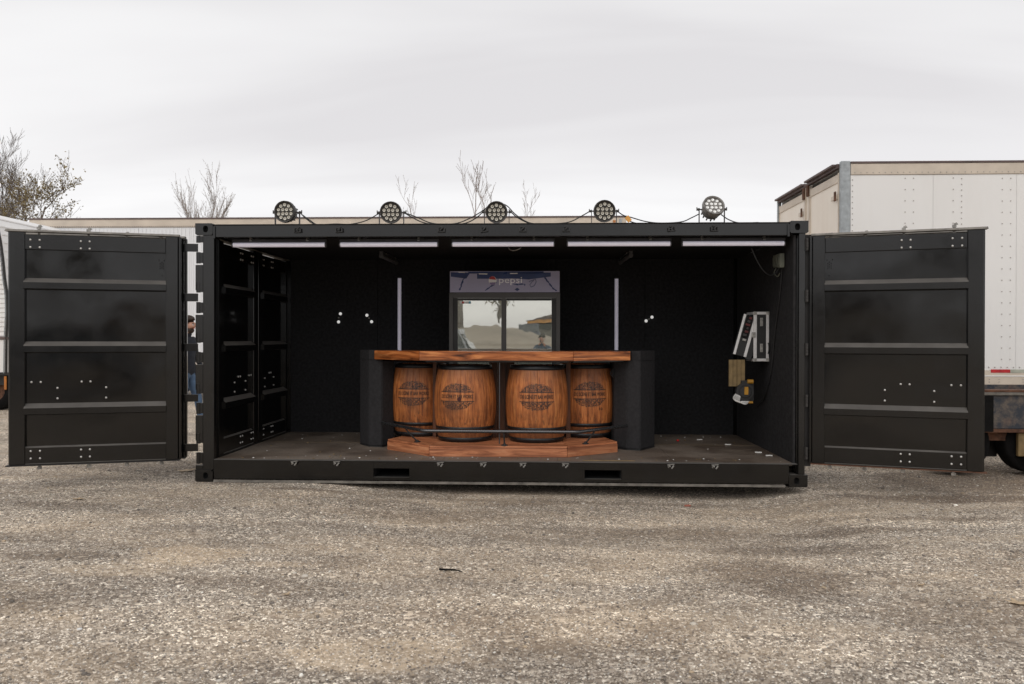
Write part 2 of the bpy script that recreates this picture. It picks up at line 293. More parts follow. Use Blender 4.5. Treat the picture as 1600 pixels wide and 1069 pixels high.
# ------------------------------------------------------------------ mesh builders
class MB:
    def __init__(s): s.v = []; s.f = []; s.mi = []; s.sm = []
    def add(s, vs, fs, mi=0, smooth=False, M=None):
        o = len(s.v)
        if M is not None: vs = [tuple(M @ Vector(p)) for p in vs]
        s.v += [tuple(p) for p in vs]
        s.f += [tuple(i+o for i in f) for f in fs]; s.mi += [mi]*len(fs); s.sm += [smooth]*len(fs)
        return s
    def box(s, x0, x1, y0, y1, z0, z1, mi=0, M=None, c=0):
        if c > 0:   # chamfered box: vertical + horizontal edges cut via bmesh
            bm = bmesh.new(); bmesh.ops.create_cube(bm, size=1)
            bmesh.ops.scale(bm, vec=(x1-x0, y1-y0, z1-z0), verts=bm.verts)
            bmesh.ops.translate(bm, vec=((x0+x1)/2, (y0+y1)/2, (z0+z1)/2), verts=bm.verts)
            bmesh.ops.bevel(bm, geom=bm.edges[:], offset=c, segments=1, affect='EDGES')
            bm.verts.index_update()
            s.add([v.co[:] for v in bm.verts], [[v.index for v in f.verts] for f in bm.faces], mi, False, M); bm.free(); return s
        vs = [(x, y, z) for x in (x0, x1) for y in (y0, y1) for z in (z0, z1)]
        fs = [(0, 1, 3, 2), (4, 6, 7, 5), (0, 4, 5, 1), (2, 3, 7, 6), (0, 2, 6, 4), (1, 5, 7, 3)]
        return s.add(vs, fs, mi, False, M)
    def prism(s, poly, a0, a1, axis='x', mi=0, M=None, smooth=False):
        # poly: 2D points in the plane perpendicular to axis
        n = len(poly)
        def P(p, a): return {'x': (a, p[0], p[1]), 'y': (p[0], a, p[1]), 'z': (p[0], p[1], a)}[axis]
        vs = [P(p, a0) for p in poly]+[P(p, a1) for p in poly]
        fs = [(i, (i+1) % n, n+(i+1) % n, n+i) for i in range(n)]+[tuple(range(n))[::-1], tuple(range(n, 2*n))]
        return s.add(vs, fs, mi, smooth, M)
    def cyl(s, p0, p1, r0, r1=None, n=12, mi=0, caps=True, M=None, smooth=True):
        if r1 is None: r1 = r0
        p0, p1 = Vector(p0), Vector(p1); d = (p1-p0).normalized()
        u = d.orthogonal().normalized(); v = d.cross(u)
        vs = []
        for p, r in ((p0, r0), (p1, r1)):
            for i in range(n):
                a = 2*PI*i/n; vs.append(tuple(p+r*(math.cos(a)*u+math.sin(a)*v)))
        o = len(s.v)
        s.add(vs, [(i, (i+1) % n, n+(i+1) % n, n+i) for i in range(n)], mi, smooth, M)
        if caps: s.add(vs, [tuple(range(n))[::-1], tuple(range(n, 2*n))], mi, False, M)
        return s
    def tube(s, pts, r, n=6, mi=0, M=None, caps=True):
        pts = [Vector(p) for p in pts]; k = len(pts)
        rs = r if isinstance(r, (list, tuple)) else [r]*k
        vs = []; prev = None
        for i, p in enumerate(pts):
            d = (pts[min(i+1, k-1)]-pts[max(i-1, 0)])
            d = d.normalized() if d.length > 1e-9 else Vector((0, 0, 1))
            u = d.orthogonal().normalized() if prev is None else (prev-d*prev.dot(d))
            if u.length < 1e-6: u = d.orthogonal()
            u.normalize(); prev = u; v = d.cross(u)
            for j in range(n):
                a = 2*PI*j/n; vs.append(tuple(p+rs[i]*(math.cos(a)*u+math.sin(a)*v)))
        fs = [(i*n+j, i*n+(j+1) % n, (i+1)*n+(j+1) % n, (i+1)*n+j) for i in range(k-1) for j in range(n)]
        s.add(vs, fs, mi, True, M)
        if caps: s.add(vs, [tuple(range(n))[::-1], tuple((k-1)*n+j for j in range(n))], mi, False, M)
        return s
    def lathe(s, prof, n=24, mi=0, M=None, a0=0, a1=2*PI, smooth=True, close=False):
        # prof: (r, z)
        full = abs(a1-a0-2*PI) < 1e-6; k = len(prof); m = n if full else n+1
        vs = [(r*math.cos(a0+(a1-a0)*i/n), r*math.sin(a0+(a1-a0)*i/n), z) for i in range(m) for r, z in prof]
        fs = []
        for i in range(n):
            a, b = i*k, ((i+1) % m)*k
            for j in range(k-1): fs.append((a+j, b+j, b+j+1, a+j+1))
        return s.add(vs, fs, mi, smooth, M)
    def sphere(s, c, r, n=8, mi=0, M=None, sc=(1, 1, 1)):
        vs = []; fs = []
        m = max(4, n//2+1)
        vs.append((c[0], c[1], c[2]+r*sc[2]))
        for i in range(1, m):
            t = PI*i/m
            for j in range(n):
                a = 2*PI*j/n; vs.append((c[0]+r*sc[0]*math.sin(t)*math.cos(a), c[1]+r*sc[1]*math.sin(t)*math.sin(a), c[2]+r*sc[2]*math.cos(t)))
        vs.append((c[0], c[1], c[2]-r*sc[2]))
        for j in range(n): fs.append((0, 1+j, 1+(j+1) % n))
        for i in range(m-2):
            for j in range(n): fs.append((1+i*n+j, 1+(i+1)*n+j, 1+(i+1)*n+(j+1) % n, 1+i*n+(j+1) % n))
        l = len(vs)-1
        for j in range(n): fs.append((l, 1+(m-2)*n+(j+1) % n, 1+(m-2)*n+j))
        return s.add(vs, fs, mi, True, M)
    def mesh(s, name, mats):
        me = bpy.data.meshes.new(name); me.from_pydata(s.v, [], s.f)
        for m in (mats if isinstance(mats, (list, tuple)) else [mats]): me.materials.append(m)
        me.polygons.foreach_set('material_index', s.mi); me.polygons.foreach_set('use_smooth', s.sm)
        me.update(); return me
    def build(s, name, mats, parent=None, loc=(0, 0, 0), rot=(0, 0, 0)):
        o = bpy.data.objects.new(name, s.mesh(name, mats)); COL.objects.link(o)
        o.location = loc; o.rotation_euler = rot
        if parent: o.parent = parent
        bm = bmesh.new(); bm.from_mesh(o.data); bmesh.ops.recalc_face_normals(bm, faces=bm.faces); bm.to_mesh(o.data); bm.free()
        return o
def obj_from(name, me, parent=None, loc=(0, 0, 0), rot=(0, 0, 0)):
    o = bpy.data.objects.new(name, me); COL.objects.link(o); o.location = loc; o.rotation_euler = rot
    if parent: o.parent = parent
    return o
def tag(o, label=None, cat=None, group=None, kind=None):
    if label: o['label'] = label
    if cat: o['category'] = cat
    if group: o['group'] = group
    if kind: o['kind'] = kind
    return o
def empty(name, loc=(0, 0, 0), rz=0, parent=None, rot=None):
    o = bpy.data.objects.new(name, None); COL.objects.link(o); o.location = loc
    o.rotation_euler = rot if rot else (0, 0, rz); o.empty_display_size = .1
    if parent: o.parent = parent
    return o
def copy_tree(o, parent=None):
    c = o.copy(); COL.objects.link(c)
    if parent: c.parent = parent
    for ch in list(o.children): copy_tree(ch, c)
    return c
def cat_rom(pts, n=8):
    P = [Vector(p) for p in pts]; P = [P[0]*2-P[1]]+P+[P[-1]*2-P[-2]]; out = []
    for i in range(1, len(P)-2):
        for k in range(n):
            t = k/n; a, b, c, d = P[i-1:i+3]
            out.append(.5*((2*b)+(c-a)*t+(2*a-5*b+4*c-d)*t*t+(3*b-a-3*c+d)*t**3))
    out.append(P[-2]); return out

# ------------------------------------------------------------------ ground
def gz(x, y):
    h = 0.0
    h -= .12*min(1, max(0, (x-1.0)/1.6))*(1-.6*min(1, max(0, (x-5.5)/.6)))*math.exp(-((y+.0)/3.2)**2)
    h += .035*mnoise.noise(Vector((x*.35, y*.45, 1.3)))+.014*mnoise.noise(Vector((x*1.1, y*1.5, 4.1)))
    h += .006*mnoise.noise(Vector((x*4, y*4, 2.2)))
    # flatten beneath the container's left end so its corner rests on the ground
    w0 = math.exp(-((x+.0)/1.0)**2-((y-.6)/1.3)**2); h = h*(1-w0)+(-.004)*w0
    return h
def build_ground():
    xs = list(np.arange(-6, 13.01, .08)); ys = list(np.arange(-9.0, 5.01, .08))
    xs = [-900, -300, -120, -60, -35, -22, -14, -9]+xs+[16, 22, 35, 60, 120, 300, 900]
    ys = [-900, -300, -120, -60, -35, -22, -14]+ys+[7, 9, 12, 16, 22, 35, 60, 120, 300, 900]
    nx = len(xs); vs = []
    for y in ys:
        for x in xs:
            z = gz(x, y) if -9.5 < x < 16 and -14 < y < 9 else 0
            vs.append((x, y, z))
    fs = [(j*nx+i, j*nx+i+1, (j+1)*nx+i+1, (j+1)*nx+i) for j in range(len(ys)-1) for i in range(nx-1)]
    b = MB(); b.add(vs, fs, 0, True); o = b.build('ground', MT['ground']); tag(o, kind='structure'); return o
build_ground()

def build_gravel():
    rng = np.random.default_rng(3)
    bm = bmesh.new(); bmesh.ops.create_icosphere(bm, subdivisions=1, radius=1)
    bv = np.array([v.co[:] for v in bm.verts]); bf = np.array([[v.index for v in f.verts] for f in bm.faces]); bm.free()
    # camera-facing wedge of the yard, denser close to the lens; a few beyond the sides
    n = 90000
    d = 2.6+rng.random(n)**1.25*7.4
    t = (rng.random(n)*2-1)*.86
    X = 3.49+d*t-d*.04; Y = -7.73+d
    keep = (Y < .02) | (X < -.05) | (X > 6.15); X, Y, d = X[keep], Y[keep], d[keep]
    n = len(X)
    s = .0022+.0036*rng.random(n)**2.4; big = rng.random(n) < .012; s[big] *= 2.3; s *= (.75+.06*d)
    sc = np.stack([s*(.8+.7*rng.random(n)), s*(.8+.7*rng.random(n)), s*(.45+.4*rng.random(n))], 1)
    ang = rng.random(n)*2*PI
    Z = np.array([gz(x, y) for x, y in zip(X, Y)])
    jit = 1+.5*(rng.random((n, len(bv), 1))-.5)
    v = bv[None]*jit*sc[:, None]
    ca, sa = np.cos(ang)[:, None], np.sin(ang)[:, None]
    vx = v[:, :, 0]*ca-v[:, :, 1]*sa+X[:, None]; vy = v[:, :, 0]*sa+v[:, :, 1]*ca+Y[:, None]; vz = v[:, :, 2]+Z[:, None]+sc[:, 2:3]*.3
    V = np.stack([vx, vy, vz], 2).reshape(-1, 3); F = (bf[None]+(np.arange(n)*len(bv))[:, None, None]).reshape(-1, 3)
    me = bpy.data.meshes.new('gravel'); me.vertices.add(len(V)); me.vertices.foreach_set('co', V.ravel().astype('f'))
    me.loops.add(F.size); me.loops.foreach_set('vertex_index', F.ravel().astype('i'))
    me.polygons.add(len(F)); me.polygons.foreach_set('loop_start', (np.arange(len(F))*3).astype('i')); me.polygons.foreach_set('loop_total', np.full(len(F), 3, 'i'))
    me.update(calc_edges=True)
    tone = rng.random(n); br = rng.random(n)
    base = np.array([[.15, .13, .112], [.22, .19, .165], [.36, .325, .285], [.52, .48, .43], [.45, .35, .24], [.9, .87, .8]])
    idx = np.select([tone < .22, tone < .5, tone < .74, tone < .87, tone < .95], [0, 1, 2, 3, 4], 5)
    c = base[idx]*(.8+.4*br[:, None])
    ca_ = np.ones((n, len(bv), 4)); ca_[:, :, :3] = c[:, None]
    at = me.color_attributes.new('tone', 'FLOAT_COLOR', 'POINT'); at.data.foreach_set('color', ca_.ravel().astype('f'))
    m, nt, b = mat('loose_pebble'); a = N(nt, 'ShaderNodeVertexColor'); a.layer_name = 'tone'
    nt.links.new(a.outputs[0], b.inputs['Base Color']); b.inputs['Roughness'].default_value = .75
    me.materials.append(m)
    o = obj_from('gravel', me); tag(o, 'loose grey and tan gravel scattered over the yard', kind='stuff')
build_gravel()

# ------------------------------------------------------------------ helpers for holes and text
def hole_plate(b, x0, x1, z0, z1, y, depth, cx, cz, rx, rz, n=20, mi=0, mi2=1, sq=1.0):
    """rectangular plate facing -Y with a real recess of oval outline"""
    inner = []; outer = []
    for i in range(n):
        a = 2*PI*(i+.5)/n; c, s = math.cos(a), math.sin(a)
        inner.append((cx+rx*abs(c)**sq*(1 if c > 0 else -1), cz+rz*abs(s)**sq*(1 if s > 0 else -1)))
        k = min(((x1-cx) if c > 0 else (cx-x0))/max(abs(c), 1e-6), ((z1-cz) if s > 0 else (cz-z0))/max(abs(s), 1e-6))
        outer.append([cx+k*c, cz+k*s])
    for X, Z in ((x0, z0), (x0, z1), (x1, z0), (x1, z1)):
        j = min(range(n), key=lambda i: (outer[i][0]-X)**2+(outer[i][1]-Z)**2); outer[j] = [X, Z]
    vs = [(p[0], y, p[1]) for p in outer]+[(p[0], y, p[1]) for p in inner]+[(p[0], y+depth, p[1]) for p in inner]
    fs = [(i, (i+1) % n, n+(i+1) % n, n+i) for i in range(n)]
    b.add(vs, fs, mi)
    b.add(vs, [(n+i, n+(i+1) % n, 2*n+(i+1) % n, 2*n+i) for i in range(n)], mi2)
    b.add(vs, [tuple(range(2*n, 3*n))], mi2)
def text_mesh(s, size=1, extrude=0.0, res=2, bold=0):
    cu = bpy.data.curves.new('t', 'FONT'); cu.body = s; cu.size = size; cu.extrude = extrude; cu.offset = bold; cu.resolution_u = res
    cu.align_x = 'CENTER'; cu.align_y = 'CENTER'
    o = bpy.data.objects.new('t', cu); COL.objects.link(o)
    dg = bpy.context.evaluated_depsgraph_get(); dg.update()
    me = bpy.data.meshes.new_from_object(o.evaluated_get(dg)); bpy.data.objects.remove(o); bpy.data.curves.remove(cu)
    vs = [v.co.copy() for v in me.vertices]; fs = [tuple(p.vertices) for p in me.polygons]
    bpy.data.meshes.remove(me); return vs, fs

# ------------------------------------------------------------------ shipping container
LX, LY, LZ = 6.058, 2.438, 2.591
FZ = .226
cont = empty('shipping_container', (0, 0, 0))
tag(cont, 'black side-opening shipping container with a wooden bar on barrels inside', 'shipping container')
def casting(x, y, z, sx, sy):
    b = MB(); W_, D_, H_ = .178, .162, .118
    # front, top and outer side carry the oval apertures; built in a local frame and mirrored
    for side in (0,):
        hole_plate(b, 0, W_, 0, H_, 0, .05, .105, .06, .026, .034, 20, 0, 1, .8)
    b.add([(0, 0, 0), (0, D_, 0), (0, D_, H_), (0, 0, H_)], [(0, 1, 2, 3)])
    b.add([(W_, 0, 0), (W_, D_, 0), (W_, D_, H_), (W_, 0, H_)], [(0, 1, 2, 3)])
    b.add([(0, 0, 0), (W_, 0, 0), (W_, D_, 0), (0, D_, 0)], [(0, 1, 2, 3)])
    b.add([(0, 0, H_), (W_, 0, H_), (W_, D_, H_), (0, D_, H_)], [(0, 1, 2, 3)])
    b.add([(0, D_, 0), (W_, D_, 0), (W_, D_, H_), (0, D_, H_)], [(0, 1, 2, 3)])
    b.v = [(x+(W_-v[0] if sx < 0 else v[0]), y+(D_-v[1] if sy < 0 else v[1]), z+v[2]) for v in b.v]
    bm = bmesh.new(); me = b.mesh('corner_casting', [MT['post'], MT['hole']]); bm.from_mesh(me)
    bmesh.ops.remove_doubles(bm, verts=bm.verts, dist=1e-5)
    ed = [e for e in bm.edges if len(e.link_faces) == 2 and e.calc_face_angle(0) > 1.2 and all(abs(v.co.y-(y if sy > 0 else y+D_)) < 1e-4 or 1 for v in e.verts) and all(f.material_index == 0 for f in e.link_faces)]
    bmesh.ops.bevel(bm, geom=ed, offset=.012, segments=2, affect='EDGES')
    bmesh.ops.recalc_face_normals(bm, faces=bm.faces); bm.to_mesh(me); bm.free()
    return obj_from('corner_casting', me, cont)
for x, sx in ((0, 1), (LX-.178, -1)):
    for y, sy in ((-.004, 1), (LY-.158, -1)):
        for z in (0, LZ-.118): casting(x, y, z, sx, sy)
def part(name, m, parent, *boxes, c=0, kind=None, mi=None):
    b = MB()
    for bx in boxes: b.box(*bx, c=c)
    o = b.build(name, MT[m] if isinstance(m, str) else m, parent)
    if kind: o['kind'] = kind
    return o
# posts
part('corner_post', 'post', cont, (.073, .186, .006, .10, .118, LZ-.118), (.055, .075, .05, .12, .118, LZ-.118), c=.004)
part('corner_post', 'post', cont, (5.975, 6.035, .012, .10, .118, LZ-.118), (5.965, 5.985, .05, .13, .118, 2.455), c=.004)
part('corner_post', 'black', cont, (0, .16, LY-.15, LY, .118, LZ-.118)); part('corner_post', 'black', cont, (LX-.16, LX, LY-.15, LY, .118, LZ-.118))
# hinge knuckles on the left post: blocks with gaps where the straps pass
def knuckles(xc, spans, pin=True):
    for z0, z1 in spans:
        b = MB(); b.cyl((xc, .012, z0), (xc, .012, z1), .021, n=14); b.box(.045, .0725, .006, .034, z0+.004, z1-.004)
        b.build('hinge_knuckle', MT['post'], cont)
LST = [(2.31, 2.39), (1.81, 1.89), (1.31, 1.384), (.80, .873), (.30, .375)]
sp = []
for a, b_ in LST:
    sp += [(b_+.008, min(b_+.11, 2.465)), (a-.12, a-.008)]
knuckles(.026, sp)
for a, b_ in LST:
    b = MB(); 
    lo = a-.39; hi = a-.135
    if lo < .12: lo = .12
    b.box(-.002, .0725, .004, .04, lo, min(hi, a-.135), c=.004); b.build('hinge_plate', MT['post'], cont)
for z in (2.36, 1.86, 1.34, .84, .33):
    b = MB()
    for k in range(4): b.cyl((6.046, -.006, z-.055+k*.03), (6.046, -.006, z-.03+k*.03), .013, n=10)
    b.box(6.03, 6.052, 0, .02, z-.06, z+.06)
    b.build('hinge_knuckle', MT['par'], cont)
part('hinge_gasket', 'rubber', cont, (6.036, 6.098, .034, .06, .2, 2.46))
# rails
part('top_rail', 'black', cont, (.178, LX-.178, .012, .07, 2.452, 2.572), c=.004)
part('top_rail_lip', 'rubber', cont, (.178, LX-.178, -.004, .2, 2.574, 2.579))
part('rail_gusset', 'black', cont, (.179, .20, .0, .06, 2.44, 2.56)); part('rail_gusset', 'black', cont, (LX-.20, LX-.179, .0, .06, 2.44, 2.56))
b = MB()
xs = [.186, 1.80, 2.16, 3.895, 4.258, LX-.178]
for a, c in ((0, 1), (2, 3), (4, 5)): b.box(xs[a], xs[c], .006, .05, .03, .218)
for a, c in ((1, 2), (3, 4)): b.box(xs[a]+.001, xs[c]-.001, .009, .05, .148, .216); b.box(xs[a]+.001, xs[c]-.001, .009, .05, .032, .058)
b.build('bottom_rail', MT['black'], cont)
for a, c in ((1, 2), (3, 4)):
    part('fork_pocket', 'hole', cont, (xs[a], xs[a]+.006, .051, 2.38, .05, .16), (xs[c]-.006, xs[c], .051, 2.38, .05, .16), (xs[a]+.007, xs[c]-.007, .051, 2.38, .154, .16), (xs[a]+.007, xs[c]-.007, .051, 2.38, .05, .056), (xs[a]+.007, xs[c]-.007, 2.3, 2.31, .057, .153))
part('bottom_flange', 'lip', cont, (.19, 5.84, -.018, .05, .0, .014), (.192, 5.838, -.016, -.010, .0145, .024))
part('cross_member', 'black', cont, *[(.25+i*.42, .31+i*.42, .06, 2.38, .02, .17) for i in range(14) if not (1.7 < .28+i*.42 < 2.2 or 3.85 < .28+i*.42 < 4.3)], kind='stuff')
part('door_sill', 'black_dusty', cont, (.187, 5.96, -.002, .055, .2195, .2255), c=.0015)
# floor
fw = (5.93-.19)/5
for i in range(5):
    for (y0, y1) in ((.057, 1.318), (1.322, 2.33)):
        part('floor_panel', 'ply', cont, (.19+i*fw+.0015, .19+(i+1)*fw-.0015, y0, y1, .198, .2262-(.003 if y0 > 1 else 0)))
part('floor_seam_strip', 'tan', cont, (.3, 5.9, 1.3185, 1.3215, .2, .2272))
# linings and shell
for k in range(5): part('lining_panel', 'carpet', cont, (.20+k*1.146, .20+(k+1)*1.146-.004, 2.334+.0015*(k % 2), 2.36, .2, 2.46))
part('side_lining', 'carpet_grey', cont, (5.932, 5.955, .052, 2.33, .2, 2.46))
part('ceiling_lining', 'carpet', cont, (.20, 5.93, .072, 2.33, 2.462, 2.48))
b = MB()   # corrugated shell
def corr(b, x0, x1, y, sgn, z0, z1):
    n = int((x1-x0)/.28); w_ = (x1-x0)/n; pts = []
    for i in range(n):
        a = x0+i*w_; pts += [(a, y), (a+w_*.25, y), (a+w_*.5, y+sgn*.036), (a+w_*.75, y+sgn*.036)]
    pts.append((x1, y)); vs = [(p[0], p[1], z) for z in (z0, z1) for p in pts]; k = len(pts)
    b.add(vs, [(i, i+1, k+i+1, k+i) for i in range(k-1)])
corr(b, .16, LX-.16, LY-.045, 1, .16, 2.5); b.build('rear_wall', MT['black'], cont)
part('end_wall', 'black', cont, (LX-.06, LX-.03, .10, LY-.15, .16, 2.5))
part('roof_panel', 'black', cont, (.16, LX-.16, .071, LY-.02, 2.545, 2.56), (.0, .16, .16, LY-.16, 2.52, 2.55), (LX-.16, LX, .16, LY-.16, 2.52, 2.55))
part('side_rail', 'black', cont, (LX-.1, LX-.0, .16, LY-.16, .02, .16), (.0, .1, .16, LY-.16, .02, .19), (.02, LX-.02, LY-.06, LY-.005, .02, .16))

# keepers on the rails
def keeper(x, z, top):
    b = MB()
    if top:
        b.box(-.036, .036, -.022, 0, -.022, -.012); b.box(-.036, -.024, -.03, 0, -.02, .018); b.box(.024, .036, -.03, 0, -.02, .018)
        b.prism([(-.022, .02), (.022, .02), (.014, .034), (-.014, .034)], -.03, -.002, 'y'); b.cyl((-.01, -.034, -.004), (.014, -.03, .02), .008, n=8)
        mm = [MT['cable']]
    else:
        b.box(-.034, .034, -.026, 0, .014, .022); b.cyl((-.024, -.028, .008), (-.006, -.03, .0), .009, n=8); b.cyl((.026, -.028, .006), (.002, -.034, -.02), .008, n=8); b.box(-.03, -.02, -.024, 0, -.012, .014)
        mm = [simple('dusty_keeper', (.2, .19, .175), .6, .3)]
    b.build('lock_keeper', mm, cont, (x, .010 if top else .004, z), (0, random.uniform(-.12, .12), 0))
for x in (1.038, 1.456, 2.478, 2.903, 3.282, 3.709, 4.739, 5.154): keeper(x, 2.515, True)
for x in (1.011, 1.437, 2.473, 2.899, 3.29, 3.706, 4.737, 5.165): keeper(x, .195, False)

# ------------------------------------------------------------------ doors
bolt_mesh = MB().sphere((0, 0, 0), .0105, 8, sc=(1, .75, 1)).mesh('bolt', MT['bolt'])
def make_door(parent, loc, rz, s, W, H=2.2, bolts=True, straps=None, label=None, dusty=False, cams=True, shelf=True, vent=True):
    d = empty('door', loc, rz, parent)
    if label: d['label'] = label
    def q(u0, u1, y0, y1, z0, z1): return (min(s*u0, s*u1), max(s*u0, s*u1), y0, y1, z0, z1)
    k = W/1.448
    part('stile', 'black', d, q(0, .112, 0, .05, 0, H), q(-.028, -.003, .012, .06, 0, H), c=.004)
    part('stile', 'black', d, q(W-.13, W, 0, .05, 0, H), q(W+.001, W+.012, .02, .06, 0, H), c=.004)
    # sheet: slightly oil-canned grid
    nx, nz = 22, 34; vs = []
    for j in range(nz+1):
        for i in range(nx+1):
            u = .10+(W-.22)*i/nx; z = .02+(H-.04)*j/nz
            e = math.sin(PI*i/nx)*abs(math.sin(PI*min(1, max(0, (z-.0)/H*4.0 % 1))))
            y = .036+.0065*e*mnoise.noise(Vector((u*1.7+loc[0]*3, z*2.1, 1.7+loc[1]*5)))
            vs.append((s*u, y, z))
    b = MB(); b.add(vs, [(j*(nx+1)+i, j*(nx+1)+i+1, (j+1)*(nx+1)+i+1, (j+1)*(nx+1)+i) for j in range(nz) for i in range(nx)], 0, True)
    b.box(min(s*.1, s*(W-.12)), max(s*.1, s*(W-.12)), .046, .05, .02, H-.02)
    b.build('sheet', MT['black_sheet'], d)
    u0, u1 = .1135, W-.1315
    part('top_rail', 'black', d, q(u0, u1, .008, .035, H-.163, H-.022), c=.003)
    b = MB(); b.prism([(.034, H-2.028), (.010, H-2.042), (.010, H-2.188), (.034, H-2.188)], min(s*u0, s*u1), max(s*u0, s*u1), 'x'); b.build('bottom_rail', MT['black'], d)
    b = MB(); b.prism([(.034, H-2.182), (-.004, H-2.194), (-.004, H-2.1995), (.034, H-2.1995)], min(s*u0, s*u1), max(s*u0, s*u1), 'x'); b.build('bottom_lip', MT['black'], d)
    if shelf:
        for zt in (.433, 1.034, 1.622):
            b = MB(); z = H-zt
            b.prism([(.034, z), (-.022, z-.042), (-.022, z-.1), (-.016, z-.104), (.034, z-.112)], min(s*(u0-.006), s*(u1+.006)), max(s*(u0-.006), s*(u1+.006)), 'x')
            b.build('stiffener', MT['black'], d)
    b = MB(); b.prism([(-.022, H+.001), (-.016, H+.006), (.008, H+.023), (.07, H+.023), (.07, H+.001)], min(-s*.012, s*(W+.03)), max(-s*.012, s*(W+.03)), 'x'); b.build('top_gasket', MT['lip'], d)  # pale colour paints the sky light on this top lip
    part('bottom_gasket', 'rust' if loc[0] > 6 and bolts else 'rubber', d, q(-.012, W+.03, -.012, .07, -.011, -.001))
    if vent:
        b = MB()
        for (a, c) in [(.13, .235), (.178, .232), (.152, .255), (.138, .268), (.168, .268), (.152, .278), (.138, .292), (.168, .292), (.152, .302), (.138, .315), (.168, .315), (.150, .385)]:
            b.cyl((s*a, .030, H-c), (s*a, .028, H-c), .0055, n=8)
        b.build('vent_holes', MT['hole'], d)
    if bolts:
        bl = []
        for a in (.775, .85, 1.195, 1.272):
            bl += [(a, .072, .006), (a, .142, .006), (a, 2.072, .008), (a, 2.142, .008), (a, 1.42, .032)]
        for a in (.64, 1.055): bl += [(a, 1.478, .032), (a, 1.578, .032)]
        for a, z, y in bl:
            obj_from('bolt', bolt_mesh, d, (s*a*k, y, H-z))
    if cams:
        for a, h in ((.16, .012), (.47, .02), (.80, .05), (1.22, .058)):
            b = MB()
            b.cyl((s*a*k, .075, -.03), (s*a*k, .075, H+h), .012, n=8)
            b.box(s*a*k-.016, s*a*k+.016, .06, .09, H+h-.022, H+h+.001); b.prism([(s*a*k-.004, H+h), (s*a*k+.03, H+h+.002), (s*a*k+.018, H+h+.022), (s*a*k-.002, H+h+.016)], .062, .088, 'y')
            b.box(s*a*k-.016, s*a*k+.02, .06, .088, -.055, -.03)
            b.build('lock_rod', MT['steel'], d)
    if straps:
        for z0, z1 in straps:
            part('hinge_strap', 'black', d, (min(0, -s*.17), max(0, -s*.137), -.006, .006, z0-loc[2], z1-loc[2]), c=.002)
    return d
DZ = .24
# left pair: the outer leaf is folded back over the leaf that hangs on the post
make_door(cont, (-.125, .012, DZ), .245, -1, 1.42, bolts=False, straps=LST, cams=False, shelf=False, vent=False, label='inner leaf of the folded left door, hung on the corner post')
make_door(cont, (-.118, -.125, DZ), .307, -1, 1.474, label='outer leaf of the left door, its shelves and bolts facing out')
make_door(cont, (6.09, -.028, DZ), -.3087, 1, 1.45, label='right door folded open, grey sheen on its upper panels')
make_door(cont, (6.12, .09, DZ), -.28, 1, 1.43, bolts=False, cams=False, shelf=False, vent=False, label='rear leaf behind the right door')
# end doors, seen from inside at the left end
ed = make_door(cont, (.19, .13, DZ), 0, 1, 1.08, bolts=True, cams=False, label='end door nearer the opening, seen from inside'); ed.rotation_euler = (0, 0, PI/2)
ed = make_door(cont, (.19, 2.31, DZ), 0, -1, 1.08, bolts=True, cams=False, label='end door nearer the back wall, seen from inside'); ed.rotation_euler = (0, 0, PI/2)
part('end_frame', 'black', cont, (.04, .2, .101, .12, .2, 2.46), (.04, .21, 2.318, 2.333, .2, 2.46), (.04, .19, .121, 2.317, .2, .232), (.04, .19, .121, 2.317, 2.452, 2.52))

# ------------------------------------------------------------------ LED tubes
def tube_light(p0, p1, out_dir, label, L=None):
    p0, p1 = Vector(p0), Vector(p1); Lc = (p1-p0).length
    r = empty('tube_light', p0)
    tag(r, label, 'tube light', 'milky tube lights in the container')
    x = (p1-p0).normalized(); z = -Vector(out_dir).normalized(); y = z.cross(x)
    R = Matrix((x, y, z)).transposed().to_4x4(); r.rotation_euler = R.to_euler()
    b = MB(); b.cyl((.012, 0, 0), (Lc-.012, 0, 0), .0235, n=16); b.build('diffuser', MT['tube'], r)
    b = MB(); b.box(0, Lc, -.02, .02, .0275, .052); b.build('housing', MT['tube_back'], r)
    b = MB(); b.cyl((0, 0, 0), (.0115, 0, 0), .0275, n=16); b.build('end_cap', MT['tube_back'], r); b = MB(); b.cyl((Lc-.0115, 0, 0), (Lc, 0, 0), .0275, n=16); b.build('end_cap', MT['tube_back'], r)
    for t in (.2, .8):
        b = MB(); b.box(Lc*t-.012, Lc*t+.012, -.024, .024, .03, .07); b.build('clip', MT['steel'], r)
    return r
names = ['leftmost of the five tube lights along the container opening', 'second tube light from the left along the opening', 'middle tube light of the opening, above the cooler', 'second tube light from the right along the opening', 'rightmost of the five tube lights along the container opening']
for (a, c), lb in zip(((.316, 1.285), (1.42, 2.43), (2.56, 3.60), (3.72, 4.76), (4.86, 5.88)), names):
    r = tube_light((a, .15, 2.39), (c, .15, 2.39), (0, -.25, -1), lb)
    for t in (.78, .2):
        b = MB(); b.tube(cat_rom([(t, -.03, .05), (t+.03, -.05, .035), (t+.06, -.045, .05), (t+.08, -.02, .06)], 4), .005, 5); b.build('lead', MT['cable'], r)
tube_light((1.635, 2.30, 1.22), (1.635, 2.30, 2.225), (0, -1, 0), 'upright tube light on the back wall, left of the cooler')
tube_light((4.416, 2.30, 1.22), (4.416, 2.30, 2.215), (0, -1, 0), 'upright tube light on the back wall, right of the cooler')
_td = MT['tube']; MT['tube'] = simple('shaded_grey_tube', (.12, .12, .125), .4)  # same diffuser, its colour darkened for the shade at the ceiling
tube_light((1.58, 1.42, 2.41), (1.60, 2.28, 2.41), (0, -.1, -1), 'unlit tube on the ceiling above the left upright tube')
